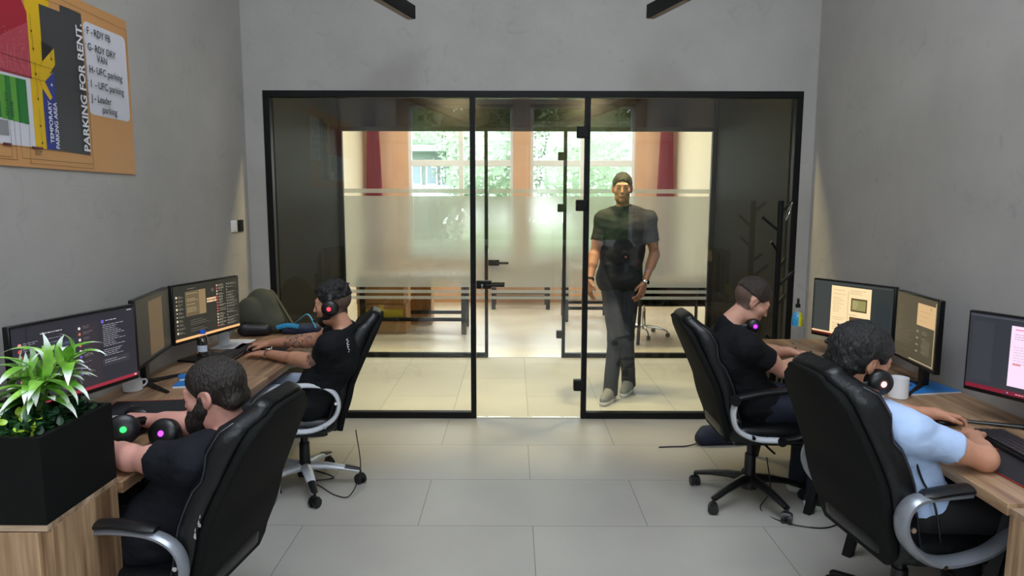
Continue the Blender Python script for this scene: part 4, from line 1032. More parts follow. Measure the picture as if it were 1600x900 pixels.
BUZZ = mat('cropped hair over skin', (92, 70, 60), .65, bump=.5, bscale=400, var=.3, vscale=160)
HDARK = hair_mat('dark brown hair', (34, 26, 22)); HBLACK = hair_mat('black hair', (16, 15, 16)); HBROWN = hair_mat('short brown hair', (44, 32, 26))

def tufts(seed, n, rmin, rmax, zmin, back=False):
    def f(S, g, Rm, s):
        q = random.Random(seed)
        for _ in range(n):
            a = q.uniform(pi*1.1, pi*1.9) if back else q.uniform(0, 2*pi); z = q.uniform(zmin, .11); rr = math.sqrt(max(0, 1-((z-.037)/.098)**2))
            p = np.array([.084*rr*cos(a), -.018+.104*rr*sin(a), z]); d = nrm(p-np.array([0, -.018, .02]))+np.array([q.uniform(-.6, .6), q.uniform(-.6, .6), q.uniform(-.3, .4)]); L = q.uniform(rmin, rmax)
            S.cap(g(*(p-d*.012)), g(*(p+d*L)), .011*s, .0035*s, k=.010)
    return f
# left near: bearded man, black t-shirt, reaching over the desk
lnA = dict(head=(-1.165, -1.04, 1.005), hf=(-1, .04, -.20), hu=(-.24, 0, .97), neck=(-1.105, -1.03, .875), chest=(-1.19, -1.02, .735), pelvis=(-1.36, -1.02, .53), belly=(.015, 0, 0),
  sl=(-1.17, -1.205, .815), sr=(-1.17, -.84, .82), el=(-1.42, -1.13, .800), er=(-1.40, -.76, .80), wl=(-1.60, -.98, .79), wr=(-1.66, -.70, .80),
  dwl=(-.8, .5, -.05), nwl=(0, 0, 1), dwr=(-.95, .1, -.1), nwr=(0, -.1, 1), hl=(-1.38, -1.12, .52), hr=(-1.38, -.92, .52), kl=(-1.78, -1.10, .53), kr=(-1.78, -.86, .53),
  al=(-1.74, -1.10, .10), ar=(-1.74, -.86, .10), tl=(-1.88, -1.10, .045), tr=(-1.88, -.86, .045))
p1 = person('seated bearded man in a black t-shirt, dark thinning hair, reaching over the near left desk', (-1.24, -1.02, 0), lnA, SK4, HDARK, NAVY_TEE, BLKPANT, (SNEAK, SOLEW), sleeve=.60,
  hairfn=cap_hair(.008, amp=.0014, fr=120), beard=full_beard, bulk=1.10, curl=((.3, .4, .3), (.3, .45, .4)), hs=1.05)

def stub(S, g, Rm, s):
    S.cap(g(-.046, .022, -.052), g(-.010, .058, -.080), .026*s, .030*s, .02); S.cap(g(.046, .022, -.052), g(.010, .058, -.080), .026*s, .030*s, .02); S.cap(g(0, .058, -.088), g(0, .064, -.100), .025*s, .018*s, .02)
# left far: man in a headset, black t-shirt, tattooed arms, wristwatch
def lf_mat(C):
    z = np.zeros(len(C), int); n = wav(C[:, 0], C[:, 1], C[:, 2], 95, 1)+wav(C[:, 0], C[:, 1], C[:, 2], 190, 2)*1.2
    A_, B_ = np.array(lfA['sl']), np.array(lfA['el']); t = (C-A_) @ (B_-A_)/((B_-A_) @ (B_-A_)); d = np.linalg.norm(C-(A_+np.clip(t, 0, 1)[:, None]*(B_-A_)), axis=1)
    z[(d < .07) & (t > .45) & (t < .95) & (n > -.1)] = 1
    A_, B_ = np.array(lfA['er']), np.array(lfA['wr']); t = (C-A_) @ (B_-A_)/((B_-A_) @ (B_-A_)); d = np.linalg.norm(C-(A_+np.clip(t, 0, 1)[:, None]*(B_-A_)), axis=1)
    z[(d < .06) & (t > .0) & (t < .62) & (n > .12)] = 1
    return z
lfA = dict(head=(-1.12, .40, 1.105), hf=(-1, -.04, -.10), hu=(-.10, 0, 1), neck=(-1.055, .41, .965), chest=(-1.085, .42, .81), pelvis=(-1.25, .44, .56), belly=(.0, 0, 0),
  sl=(-1.09, .235, .905), sr=(-1.10, .60, .915), el=(-1.215, .315, .800), er=(-1.30, .69, .845), wl=(-1.555, .57, .785), wr=(-1.63, .80, .80),
  dwl=(-.9, .3, .0), nwl=(0, 0, 1), dwr=(-1, .18, -.05), nwr=(0, -.1, 1), hl=(-1.27, .33, .575), hr=(-1.27, .56, .575), kl=(-1.66, .30, .60), kr=(-1.66, .62, .60),
  al=(-1.60, .34, .10), ar=(-1.60, .62, .10), tl=(-1.74, .34, .045), tr=(-1.74, .62, .045))
p2 = person('seated man with red lit headset and tattooed arms, black t-shirt, far left desk', (-1.17, .44, 0), lfA, None, HBLACK, BLK_TEE, LGREY, (SNEAK, SOLEW), sleeve=.55,
  hairfn=cap_hair(.006, amp=.004, fr=80, top=.016, nape=False, fade=.020, extra=tufts(3, 34, .004, .016, .085)), beard=stub, bulk=1.0, hem=.0, fade=(.020, .0), skin_mats=[SK2, TATTOO], matfn=lf_mat, curl=((.15, .2, .2), (.3, .5, .5)))
# white print on the shoulder blade of the t-shirt
tee = [c for c in p2[0].children if c.name.startswith('t_shirt')][0]
_tp = V((-1.00, .24, .90))-V((-1.17, .44, 0)); _v = min(tee.data.vertices, key=lambda v: (v.co-_tp).length); _n = _v.normal.normalized(); _u = (V((0, 0, 1))-_n*_n.z).normalized(); _s = _u.cross(_n)
pr = MB()
for k, (a, b, w_, h_, tl) in enumerate(((-.004, .040, .016, .005, .3), (.004, .030, .020, .005, -.4), (-.002, .019, .014, .006, .5), (.006, .010, .018, .004, -.2), (.0, -.002, .012, .008, .4), (.004, -.016, .018, .005, -.5), (.0, -.028, .012, .005, .2), (-.006, .008, .005, .030, .1))):
    c = _v.co+_n*.0045+_s*a+_u*b; x_ = _s*cos(tl)+_u*sin(tl); y_ = -_s*sin(tl)+_u*cos(tl)
    pr.quad(c-x_*w_/2-y_*h_/2, c+x_*w_/2-y_*h_/2, c+x_*w_/2+y_*h_/2, c-x_*w_/2+y_*h_/2)
pr.build('shirt_print', mat('white shirt ink', (214, 216, 220), .7), p2[0])
# right far: man in black t-shirt looking down, buzzed sides
rfA = dict(head=(1.20, .32, 1.135), hf=(.93, -.10, -.52), hu=(.5, 0, .86), neck=(1.085, .33, 1.015), chest=(1.08, .34, .83), pelvis=(1.25, .36, .57), belly=(-.02, 0, 0),
  sl=(1.15, .52, .925), sr=(1.12, .150, .925), el=(1.38, .58, .80), er=(1.335, .185, .79), wl=(1.56, .66, .79), wr=(1.62, .50, .785),
  dwl=(.95, .15, -.1), nwl=(0, .1, 1), dwr=(.9, .4, -.1), nwr=(0, -.1, 1), hl=(1.28, .46, .56), hr=(1.28, .25, .56), kl=(1.60, .46, .56), kr=(1.60, .22, .56),
  al=(1.58, .46, .10), ar=(1.58, .22, .10), tl=(1.72, .46, .045), tr=(1.72, .22, .045))
p3 = person('seated man in a black t-shirt looking down, headset round his neck, far right desk', (1.14, .36, 0), rfA, SK1, HBROWN, BLK_TEE, DENIM, (SNEAK, SOLEW), sleeve=.60,
  hairfn=cap_hair(.006, amp=.0022, fr=110, top=.012, nape=False, fade=.022), bulk=1.16, fade=(.02,), curl=((.5, .7, .6), (.25, .4, .3)))
# right near: man in pale blue t-shirt, black messy hair, headset
rnA = dict(head=(1.175, -.93, 1.105), hf=(.93, .10, -.30), hu=(.30, 0, .95), neck=(1.165, -.92, .965), chest=(1.27, -.91, .81), pelvis=(1.40, -.89, .57),
  sl=(1.28, -.735, .895), sr=(1.275, -1.09, .89), el=(1.46, -.60, .80), er=(1.535, -1.105, .795), wl=(1.67, -.60, .80), wr=(1.665, -.855, .79),
  dwl=(.95, .15, -.12), nwl=(0, .1, 1), dwr=(.55, .8, -.05), nwr=(0, -.1, 1), hl=(1.39, -.80, .56), hr=(1.39, -1.0, .56), kl=(1.72, -.80, .56), kr=(1.72, -1.04, .56),
  al=(1.70, -.80, .10), ar=(1.70, -1.04, .10), tl=(1.84, -.80, .045), tr=(1.84, -1.04, .045))
p4 = person('seated man in a pale blue t-shirt with tousled black hair, near right desk', (1.24, -.9, 0), rnA, SK2, HBLACK, SKY_TEE, BLKPANT, (SNEAK, SOLEW), sleeve=.60,
  hairfn=cap_hair(.018, amp=.0035, fr=85, top=.004, nape=True, extra=tufts(7, 26, .002, .013, -.03, True)), bulk=1.0, curl=((.35, .6, .5), (.25, .35, .3)), hs=1.04)
# standing man behind the glass, walking towards the camera
stA = dict(head=(.800, 2.37, 1.785), hf=(-.16, -1, -.04), hu=(0, -.03, 1), neck=(.815, 2.40, 1.64), chest=(.84, 2.40, 1.46), pelvis=(.80, 2.42, 1.04),
  sl=(1.035, 2.42, 1.535), sr=(.645, 2.38, 1.53), el=(1.10, 2.45, 1.235), er=(.575, 2.34, 1.245), wl=(1.00, 2.36, .995), wr=(.525, 2.22, 1.03),
  dwl=(-.22, -.18, -.95), nwl=(.6, -.75, 0), dwr=(-.02, -.12, -1), nwr=(-.9, -.3, 0), hl=(.89, 2.43, .98), hr=(.73, 2.41, .98), kl=(.87, 2.42, .53), kr=(.76, 2.30, .54),
  al=(.92, 2.54, .10), ar=(.72, 2.26, .10), tl=(.86, 2.40, .045), tr=(.655, 2.145, .045))
p5 = person('tall man in a dark t-shirt and charcoal trousers walking in the corridor behind the glass', (.80, 2.38, 0), stA, SK3, HDARK, mat('dark grey cotton', (26, 27, 31), .85, bump=.2, bscale=20), CHAR, (SNEAKG, SOLEW), sleeve=.62,
  hairfn=cap_hair(.006, amp=.002, fr=110, top=.008, nape=False, fade=.018), bulk=1.01, hem=.035, fade=(.02,), curl=((.25, .3, .25), (.2, .3, .25)), hs=1.03)
def bracelet(name, label, cat, a, w, t, r_, m, face=None, grp=None):
    a, w = np.array(a, float), np.array(w, float); c = lerp(a, w, t); ax = nrm(w-a); u = nrm(np.cross(ax, [.1, .2, 1])); v = np.cross(ax, u)
    o = thing(name, label, cat, tuple(c), 0, grp)
    P = [V(u*cos(k*pi/10)*r_+v*sin(k*pi/10)*r_) for k in range(20)]
    MB().tube(P, .002, 6, closed=True, rw=.009, up=tuple(ax)).build('band', m, o, smooth=True)
    if face is not None:
        f = nrm(face); T = V(f).to_track_quat('Z', 'Y').to_matrix().to_4x4(); T.translation = V(f*r_)
        MB().lathe([(0, 0), (.018, 0), (.019, .006), (.015, .009), (0, .009)], 20, T=T).build('watch_case', CHROME, o, smooth=True)
        MB().lathe([(0, .0095), (.013, .0095), (0, .0098)], 20, T=T).build('dial', BLACK, o)
    return o
bracelet('wrist_watch', 'steel wristwatch on the tattooed man at the far left desk', 'watch', lfA['el'], lfA['wl'], .95, .034, CHROME, (0, -.2, 1))
bracelet('wrist_watch', 'steel wristwatch on the walking man behind the glass', 'watch', stA['el'], stA['wl'], .95, .035, CHROME, (.5, -.85, 0))
bracelet('bracelet', 'dark bracelet on the other wrist of the walking man', 'bracelet', stA['er'], stA['wr'], .93, .033, BLACK)

# ------------------------------------------------------------------ headsets
def headset(label, c, fwd, up, col, R=.088, hgt=.13, mic=True, cup=.046, cupn=None):
    """c: midpoint between the cups; the band arches along up; cups sit on +-x"""
    Rm = frame(fwd, up); T = M4([[*Rm[i], c[i]] for i in range(3)]+[[0, 0, 0, 1]])
    r = thing('headset', label, 'headset', (0, 0, 0)); r.matrix_world = T
    P = [V((R*1.02*sin(a), 0, hgt*cos(a))) for a in [R_(-86+172*i/24) for i in range(25)]]
    MB().tube(P, .004, 8, rw=.017, up=(0, 1, 0)).build('headband', PLAST, r, smooth=True)
    P = [V((R*.93*sin(a), 0, hgt*.93*cos(a))) for a in [R_(-50+100*i/16) for i in range(17)]]
    MB().tube(P, .006, 8, rw=.015, up=(0, 1, 0)).build('band_padding', LEATHER, r, smooth=True)
    for q in (-1, 1):
        S_ = M4.Translation((q*R, 0, -.005)) @ M4.Rotation(q*R_(90), 4, 'Y')
        if cupn is not None: S_ = M4.Translation((q*R, 0, -.005)) @ V(Rm.T @ nrm(np.array(cupn)+np.array([q*.25, 0, 0]))).to_track_quat('Z', 'Y').to_matrix().to_4x4()
        cu = MB().lathe([(0, -.012), (cup*.8, -.012), (cup, -.004), (cup, .008), (cup*.9, .018), (cup*.5, .024), (0, .025)], 28, T=S_).build('ear_cup', PLAST, r, smooth=True, ang=50)
        MB().lathe([(cup*.45, -.012), (cup*.75, -.030), (cup*.98, -.026), (cup*.98, -.012)], 28, T=S_).build('ear_cushion', LEATHER, cu, smooth=True)
        cc = col if isinstance(col, tuple) and not isinstance(col[0], tuple) else col[0 if q < 0 else 1]
        MB().lathe([(0, .0255), (.010, .0255), (.012, .024), (.009, .028), (0, .0285)], 18, T=S_).build('ear_light', emit('headset light %s' % (cc,), cc, 3.0), cu, smooth=True)
        g2 = tuple(int(x*.35) for x in cc)
        MB().lathe([(.012, .024), (.019, .0228), (.019, .0236), (.012, .0252)], 18, T=S_).build('light_ring', emit('headset ring %s' % (g2,), g2, .8), cu, smooth=True)
    if mic:
        P = catmull([(-R-.01, .02, -.03), (-R-.005, .06, -.06), (-R+.03, .10, -.07)], 5); m = MB().tube(P, .003, 6); m.tube([P[-1], P[-1]+V((.018, .006, 0))], .008, 10); m.build('microphone', PLAST, r, smooth=True)
    return r
g = p2[3]; headset('black headset with a red light worn by the tattooed man, far left', tuple(g(0, -.006, -.004)), p2[2][:, 1], p2[2][:, 2], (255, 50, 70), R=.087, hgt=.138)
g = p4[3]; headset('black headset with a pinkish light on the man in pale blue', tuple(g(.0, .030, -.050)), tuple(p4[2] @ np.array([0, .55, -.85])), tuple(p4[2] @ np.array([0, -.80, .58])), (255, 150, 150), R=.088, hgt=.158, mic=False)
headset('black headset with a purple light hanging round the neck of the man looking down', (1.185, .325, 1.02), (.2, 0, -1), (-.95, 0, .05), (160, 40, 255), R=.086, hgt=.125, mic=False, cup=.038)
headset('black headset with green and purple lights lying on the near left desk', (-1.515, -.87, .808), (.2, .1, 1), (-.35, .92, -.12), ((190, 60, 255), (40, 255, 90)), R=.070, hgt=.15, mic=False, cup=.058, cupn=(.22, -.9, .28))
# ------------------------------------------------------------------ the wall board with the parking plan
bd = thing('parking_board', 'tan printed parking plan board with coloured zones and white list, high on the left wall', 'sign', (XL, -.65, 1.817))
by0, by1, bh = -.86, .89, .772      # local y range, height
MB().box(.0005, .006, by0, by1, 0, bh).build('board', mat('tan board print', (196, 142, 88), .55), bd)
pm = [mat('print '+n, c, .55) for n, c in (('yellow', (214, 172, 10)), ('dark grey', (58, 58, 62)), ('blue', (42, 54, 132)), ('white', (206, 204, 214)), ('red', (160, 24, 48)), ('pink red', (176, 62, 78)), ('black', (22, 20, 20)), ('green', (30, 112, 44)), ('light green', (86, 150, 50)), ('line brown', (60, 36, 26)), ('maroon', (90, 24, 28)), ('grey', (132, 132, 136)), ('faint red', (196, 100, 108)))]
YE, DG, BL, WH, RD, PK, BK, GR, LG, LB, MR, GY, FR = range(13)
pb = MB(); OY, OZ = -.65, 1.817
def pq(y0, z0, y1, z1, mi, lift=1): e = .006+.0005*lift; pb.quad((e, y0-OY, z0-OZ), (e, y1-OY, z0-OZ), (e, y1-OY, z1-OZ), (e, y0-OY, z1-OZ), mi)
def pp(pts, mi, lift=1): e = .006+.0005*lift; pb.add([(e, y-OY, z-OZ) for y, z in pts], [tuple(range(len(pts)))], mi)
def pl_(pts, mi=LB, w=.0016, lift=8):
    for (a, b), (c, d) in zip(pts, pts[1:]):
        n = V((-(d-b), c-a)).normalized()*w/2; e = .006+.0005*lift
        pb.add([(e, a+n.x-OY, b+n.y-OZ), (e, c+n.x-OY, d+n.y-OZ), (e, c-n.x-OY, d-n.y-OZ), (e, a-n.x-OY, b-n.y-OZ)], [(3, 2, 1, 0)], mi)
pq(-1.45, 1.90, -.50, 2.178, WH, 1)
pq(-.512, 1.898, -.36, 2.53, YE, 2)
pp([(-1.45, 2.178), (-.503, 2.178), (-.503, 2.44), (-.53, 2.485), (-1.45, 2.485)], RD, 3)
pp([(-1.45, 2.18), (-.505, 2.18), (-.503, 2.40), (-.60, 2.35), (-.72, 2.28), (-1.45, 2.28)], PK, 4)
for i in range(16): pl_([(-.505-.02*i, 2.185), (-.505-.02*i-.05, 2.185+.07)] if i % 2 else [(-.52-.02*i, 2.19), (-.48-.02*i-.03, 2.29)], FR, .003, 5)
_g = random.Random(4)
for i in range(60): y = _g.uniform(-.72, -.53); z = _g.uniform(2.2, 2.36); pl_([(y, z), (y+_g.uniform(.005, .02), z+_g.uniform(-.01, .01))], FR, .002, 5)
for i, c in enumerate((GR, LG, GR, LG, GR, GR)): pq(-.72+.03*i, 2.0-.002*i, -.69+.03*i, 2.166, c, 2+(i % 2))
pq(-.545-.045, 1.997, -.545, 2.166, GR, 4)
pq(-.74, 1.935, -.66, 1.992, GY, 4); pq(-.70, 1.895, -.655, 1.905, MR, 6)
pp([(-.425, 2.494), (-.425, 2.2), (-.36, 2.23), (-.36, 1.898), (-.143, 1.893), (-.138, 2.527), (-.288, 2.527), (-.29, 2.497)], DG, 3)
pp([(-.428, 2.345), (-.356, 2.332), (-.432, 2.258)], BK, 4)
pp([(-.445, 1.898), (-.36, 1.898), (-.36, 2.232), (-.425, 2.178), (-.445, 2.14)], BL, 4)
pp([(-.432, 2.26), (-.35, 2.33), (-.35, 2.262), (-.425, 2.178), (-.385, 2.12), (-.40, 2.105), (-.445, 2.15), (-.46, 2.2)], YE, 5)
# rounded white list
rr = [(y, z) for y, z in rrect(.346, .42, .03, 5)]
pp([(y+.044, z+2.293) for y, z in rr], WH, 2)
pq(-.539, 1.893, -.471, 1.903, MR, 6)
for pts in (((-.668, 2.246), (-.12, 2.234)), ((-.80, 2.19), (-.505, 2.181), (-.12, 2.174)), ((-.40, 2.58), (-.379, 2.521), (-.15, 2.53)), ((-.5, 2.555), (.228, 2.541), (.219, 2.289)), ((-.545, 1.997), (-.554, 1.833), (-.128, 1.830)), ((-.600, 1.997), (-.60, 1.851), (-.129, 1.851), (-.128, 2.46), (-.115, 2.46)), ((-.63, 1.997), (-.63, 1.842), (-.8, 1.842)), ((-.655, 1.997), (-.655, 1.852), (-.8, 1.852)), ((-1.45, 1.898), (-.14, 1.893)), ((-.128, 1.83), (-.134, 2.40), (-.115, 2.40))): pl_(pts)
for z0, z1, y in ((2.44, 2.37, -.487), (2.36, 2.30, -.483), (2.25, 2.20, -.48), (2.18, 2.10, -.478), (2.06, 1.99, -.476), (1.97, 1.92, -.474), (2.33, 2.28, -.375)):
    pl_([(y, z0), (y, z1)], LB, .0014); pp([(y-.006, z1+.004), (y, z1-.008), (y+.006, z1+.004)], LB, 8)
pp([(-.385+.006*cos(k*pi/5), 2.172+.006*sin(k*pi/5)) for k in range(10)], WH, 8)
pb.build('plan_print', pm, bd)
INK = [mat('dark print ink', (26, 24, 26), .6), mat('white print ink', (220, 220, 226), .6)]
def wt(s, y, z, size, mi=0, bold=0, vert=False, sx=1, al='LEFT', sh=0):
    e = .0125
    T = M4(((0, 0, 1, e), (1, 0, 0, y-OY), (0, 1, 0, z-OZ), (0, 0, 0, 1)))
    if vert: T = T @ M4.Rotation(R_(90), 4, 'Z')
    lt = MB(); put_text(lt, s, size, T, 0, bold, al, sh, sx); lt.build('lettering', INK[mi], bd)
wt('PARKING FOR RENT.', -.150, 1.905, .062, 1, .0016, True, .99, sh=.0)
wt('TEMPORARY', -.401, 1.925, .033, 1, .0006, True, .93); wt('PARKING AREA', -.367, 1.903, .033, 1, .0006, True, .86)
ff = .047
wt('F - RDY FB', -.113, 2.447, ff, 0, .0004, sx=.87); wt('G- RDY DRY', -.113, 2.376, ff, 0, .0004, sx=.87); wt('VAN', -.045, 2.333, ff, 0, .0004, sx=.87)
wt('H- UFC parking', -.113, 2.275, ff, 0, .0004, sx=.90); wt('I  - UFC parking', -.110, 2.209, ff, 0, .0004, sx=.90)
wt('J - Leader', -.110, 2.145, ff, 0, .0004, sx=.87); wt('parking', -.028, 2.100, ff, 0, .0004, sx=.87)
wt('EXIT', -.527, 1.868, .026, 0, .0002, sx=.8)
wt('RDY 1 BOX', -.66, 2.01, .022, 0, 0, True, .8); wt('RDY FB', -.628, 2.01, .022, 0, 0, True, .8)

# ------------------------------------------------------------------ small things on the desks
def rot(o, a): o.rotation_euler = (0, 0, a); return o
def mug(label, x, y, h=.095, r_=.041, ha=0, handle=True):
    m = thing('mug', label, 'mug', (x, y, DZ+.0005), ha)
    MB().lathe([(0, 0), (r_*.92, 0), (r_, .004), (r_, h), (r_-.0035, h), (r_-.0035, .006), (0, .006)], 32).build('body', WHITE, m, smooth=True)
    if handle: MB().tube(catmull([(r_-.002, 0, h*.8), (r_+.022, 0, h*.76), (r_+.028, 0, h*.5), (r_+.018, 0, h*.26), (r_-.002, 0, h*.2)], 5), .005, 8).build('handle', WHITE, m, smooth=True)
    return m
mug('plain white mug beside the blue spiral notebook on the right', 1.745, -.19, .10, .044, R_(50), False)
mug('white mug under the orange barred monitor on the left', -1.985, .98, .08, .036, R_(200), False)
wm = mug('low white cup with a handle between the two left workstations', -1.985, -.10, .055, .045, R_(60))
def bottle(label, x, y, cap, lbl, h=.22, r_=.033, sport=False):
    b = thing('water_bottle', label, 'bottle', (x, y, DZ+.0005)); k = h/.22
    MB().lathe([(0, .004), (r_*.8, 0), (r_, .008), (r_, .05*k), (r_*.94, .055*k), (r_, .06*k), (r_, .13*k), (r_*.9, .15*k), (r_*.5, .18*k), (.0135, .19*k), (.0135, .2*k), (0, .2*k)], 28).build('body', glass_mat('clear plastic %s' % cap[0], (.95, .965, .98), .07, .03), b, smooth=True)
    MB().lathe([(r_*.985, .062*k), (r_*.985, .066*k), (0, .066*k)], 20).build('water', glass_mat('water surface %s' % cap[0], (.95, .97, .98), .06), b, smooth=True)
    if sport:
        MB().lathe([(0, .188*k), (.0155, .188*k), (.0155, .205*k), (.008, .208*k), (.008, .222*k), (.010, .225*k), (.006, .235*k), (0, .235*k)], 20).build('cap', cap[1], b, smooth=True)
    else: MB().lathe([(0, .186*k), (.0165, .186*k), (.0165, .205*k), (.013, .208*k), (0, .208*k)], 24).build('cap', cap[1], b, smooth=True)
    for i, (m, a0, a1) in enumerate(lbl):
        z0, z1 = .075*k if not sport else .095*k, .115*k if not sport else .165*k; n = 12; rr_ = lambda z: (r_*1.02 if z < .135*k else r_*(1.02-.30*(z-.135*k)/(.03*k)))
        q = MB(); zs = [z0+(z1-z0)*j/5 for j in range(6)]
        vs = [(rr_(z)*cos(R_(a0+(a1-a0)*j/n)), rr_(z)*sin(R_(a0+(a1-a0)*j/n)), z) for z in zs for j in range(n+1)]
        q.add(vs, [(a*(n+1)+j, a*(n+1)+j+1, (a+1)*(n+1)+j+1, (a+1)*(n+1)+j) for a in range(5) for j in range(n)]); q.build('label', m, b, smooth=True)
        if sport:
            tx = MB()
            for j in range(4): 
                aa = R_(a0+(a1-a0)*.5); rr2 = r_*1.02+.0015; tx.quad(*[(rr2*cos(aa+s_*.35), rr2*sin(aa+s_*.35), zz) for s_, zz in ((-1, z0+.006+j*.011), (1, z0+.006+j*.011), (1, z0+.010+j*.011), (-1, z0+.010+j*.011))])
            tx.build('label_print', mat('label ink', (24, 60, 90), .5), b)
    return b
bottle('clear water bottle with a blue cap on the far left desk', -1.90, .50, ('blue', mat('blue plastic cap', (36, 96, 214), .35)), [(mat('faint clear label', (190, 200, 214), .4), 200, 330)], .20, .034)
bottle('clear bottle with blue and yellow label and black sports cap, far right desk', 1.765, 1.06, ('black', PLAST), [(mat('cyan label', (60, 160, 214), .45), 180, 262), (mat('yellow label', (222, 220, 40), .45), 262, 360)], .285, .036, True)
def notebook(label, x, y, rz, w, l, spiral='x'):
    n = thing('notebook', label, 'notebook', (x, y, DZ+.0005), rz)
    MB().box(-w/2, w/2, -l/2, l/2, 0, .008).build('pages', PAPER, n); MB().box(-w/2-.001, w/2+.001, -l/2-.001, l/2+.001, .008, .0095).build('cover', BLUEP, n)
    c = MB(); k = int(l/.0085)
    for i in range(k):
        yy = -l/2+.006+i*(l-.012)/(k-1); c.tube([(-w/2+.006, yy, .010), (-w/2-.003, yy, .013), (-w/2-.006, yy, .006), (-w/2-.002, yy, .0)], .0011, 5)
    c.build('spiral', mat('white wire', (220, 220, 224), .3), n, smooth=True)
    q = MB()
    for a, b_, c_, d in ((-.06, -.07, -.02, -.01), (-.06, .01, -.03, .05)):
        q.add([(a*w/.2, b_*l/.28, .0098), (c_*w/.2, b_*l/.28, .0098), (c_*w/.2, d*l/.28, .0098), (a*w/.2, d*l/.28, .0098)], [(0, 1, 2, 3)])
    q.build('cover_print', mat('dark blue print', (16, 50, 96), .4), n)
    return n
notebook('blue spiral notebook with dark print beside the mug on the right', 1.94, -.03, R_(-80), .21, .295)
notebook('small blue spiral notebook farther from the camera, left desk', -1.80, .17, R_(-60), .11, .16)
notebook('small blue spiral notebook nearer the camera, left desk', -1.74, .01, R_(-80), .11, .16)
def keyboard(label, x, y, rz, red=False):
    k = thing('keyboard', label, 'keyboard', (x, y, DZ+.0045), rz)
    MB().box(-.215, .215, -.065, .065, 0, .016).build('case', PLAST, k, bevel=.004)
    m = MB()
    for r_ in range(5):
        for c in range(20):
            x0 = -.207+c*.0208; y0 = -.057+r_*.0232; m.box(x0+.0015, x0+.0193, y0+.0015, y0+.0215, .016, .024)
    m.build('keys', mat('dark keycaps', (26, 26, 30), .4), k, bevel=.0015); return k
def mouse(label, x, y, rz, z=DZ+.0045):
    m = thing('computer_mouse', label, 'mouse', (x, y, z), rz); S = SDF(); S.ell((0, 0, .010), (.031, .058, .026), None, .01); S.cut((0, 0, .0), (0, 0, -1), .12)
    S.build('shell', PLAST, m, .003); MB().tube([(-.003, .026, .033), (.003, .026, .033)], .008, 12).build('scroll_wheel', mat('grey rubber', (70, 70, 74), .6), m, smooth=True); return m
def pad(label, x, y, rz, w, l, edge=None):
    p = thing('mouse_pad', label, 'mouse pad', (x, y, DZ+.0005), rz); MB().box(-w/2, w/2, -l/2, l/2, 0, .0035).build('mat', mat('black pad cloth', (20, 20, 24), .8), p, bevel=.001)
    if edge: MB().tube([(-w/2, -l/2, .003), (w/2, -l/2, .003), (w/2, l/2, .003), (-w/2, l/2, .003)], .0022, 6, closed=True).build('stitched_edge', edge, p)
    return p
REDE = mat('red edging', (150, 20, 30), .5)
pad('black mouse pad with red edge on the near left desk', -1.74, -.48, R_(8), .36, .40, REDE)
mouse('black mouse on the near left pad', -1.745, -.50, R_(80), DZ+.0045)
pad('black mouse pad with red edge under the hand at the far left desk', -1.70, .88, R_(95), .30, .34, REDE)
mouse('black mouse under the tattooed man\'s hand, far left', -1.715, .80, R_(84))
keyboard('black keyboard in front of the tattooed man, far left', -1.80, .53, R_(92)); 
keyboard('black keyboard behind the plant box, near left desk', -1.66, -.80, R_(88))
pad('black mouse pad with red edge beside the near right keyboard', 1.72, -1.07, R_(-88), .34, .30, REDE)
keyboard('black keyboard on the near right desk', 1.80, -.93, R_(-93))
mouse('black mouse under the hand of the man in pale blue', 1.735, -.585, R_(-84), DZ+.0005)
keyboard('black keyboard in front of the man looking down, far right', 1.80, .42, R_(-90))
mouse('black mouse by the hand of the man looking down', 1.665, .66, R_(-80), DZ+.0005)
tag(MB().add([], []).tube(catmull([(1.70, .90, .757), (1.62, .83, .757), (1.56, .80, .757), (1.60, .74, .757), (1.72, .72, .757)], 6), .0045, 6).build('earphone_cable', PLAST, smooth=True), 'short black coiled cable lying by the striped bottle, far right desk', 'cable')

# backpack and blue bag at the far end of the left desk
bp_ = thing('backpack', 'olive grey backpack leaning at the far end of the left desk', 'backpack', (-1.86, 1.40, DZ))
OL = mat('olive grey canvas', (66, 66, 52), .8, bump=.25, bscale=120)
S = SDF(); S.ell((-.03, .02, .14), (.135, .10, .175), None, .05); S.cap((-.04, .0, .08), (.08, -.0, .07), .085, .07, .06)
S.ell((-.09, -.07, .14), (.09, .06, .12), None, .02); S.cut((0, 0, .002), (0, 0, -1), .5)
S.build('bag', OL, bp_, .007, disp=lambda X, Y, Z: .003*wav(X, Y, Z, 25, 1))
MB().tube(catmull([(-.02, .05, .27), (.02, .05, .30), (.06, .04, .27), (.12, .02, .18), (.20, -.02, .07), (.25, -.03, .02)], 5), .004, 8, rw=.018, up=(0, 1, 0)).build('strap', OL, bp_, smooth=True)
S = SDF(); S.cap((-.10, -.13, .05), (.03, -.10, .045), .05, .042, .03); S.cut((0, 0, .002), (0, 0, -1), .5); S.build('black_pouch', mat('black nylon', (18, 18, 24), .5), bp_, .006, disp=lambda X, Y, Z: .002*wav(X, Y, Z, 40, 1))
bb = thing('shoulder_bag', 'navy bag with a bright blue strap at the end of the left desk', 'bag', (-1.60, 1.36, DZ))
S = SDF(); S.cap((-.10, 0, .035), (.10, .02, .035), .04, .04, .03); S.cut((0, 0, .002), (0, 0, -1), .4); S.build('bag', mat('navy nylon', (24, 34, 62), .6), bb, .006, disp=lambda X, Y, Z: .002*wav(X, Y, Z, 40, 1))
MB().tube(catmull([(-.06, -.02, .06), (-.0, -.02, .11), (.05, -.02, .145), (.08, -.02, .12), (.11, -.02, .05)], 6), .003, 8, rw=.014, up=(0, 1, 0)).build('strap', mat('bright blue webbing', (50, 150, 200), .6), bb, smooth=True)
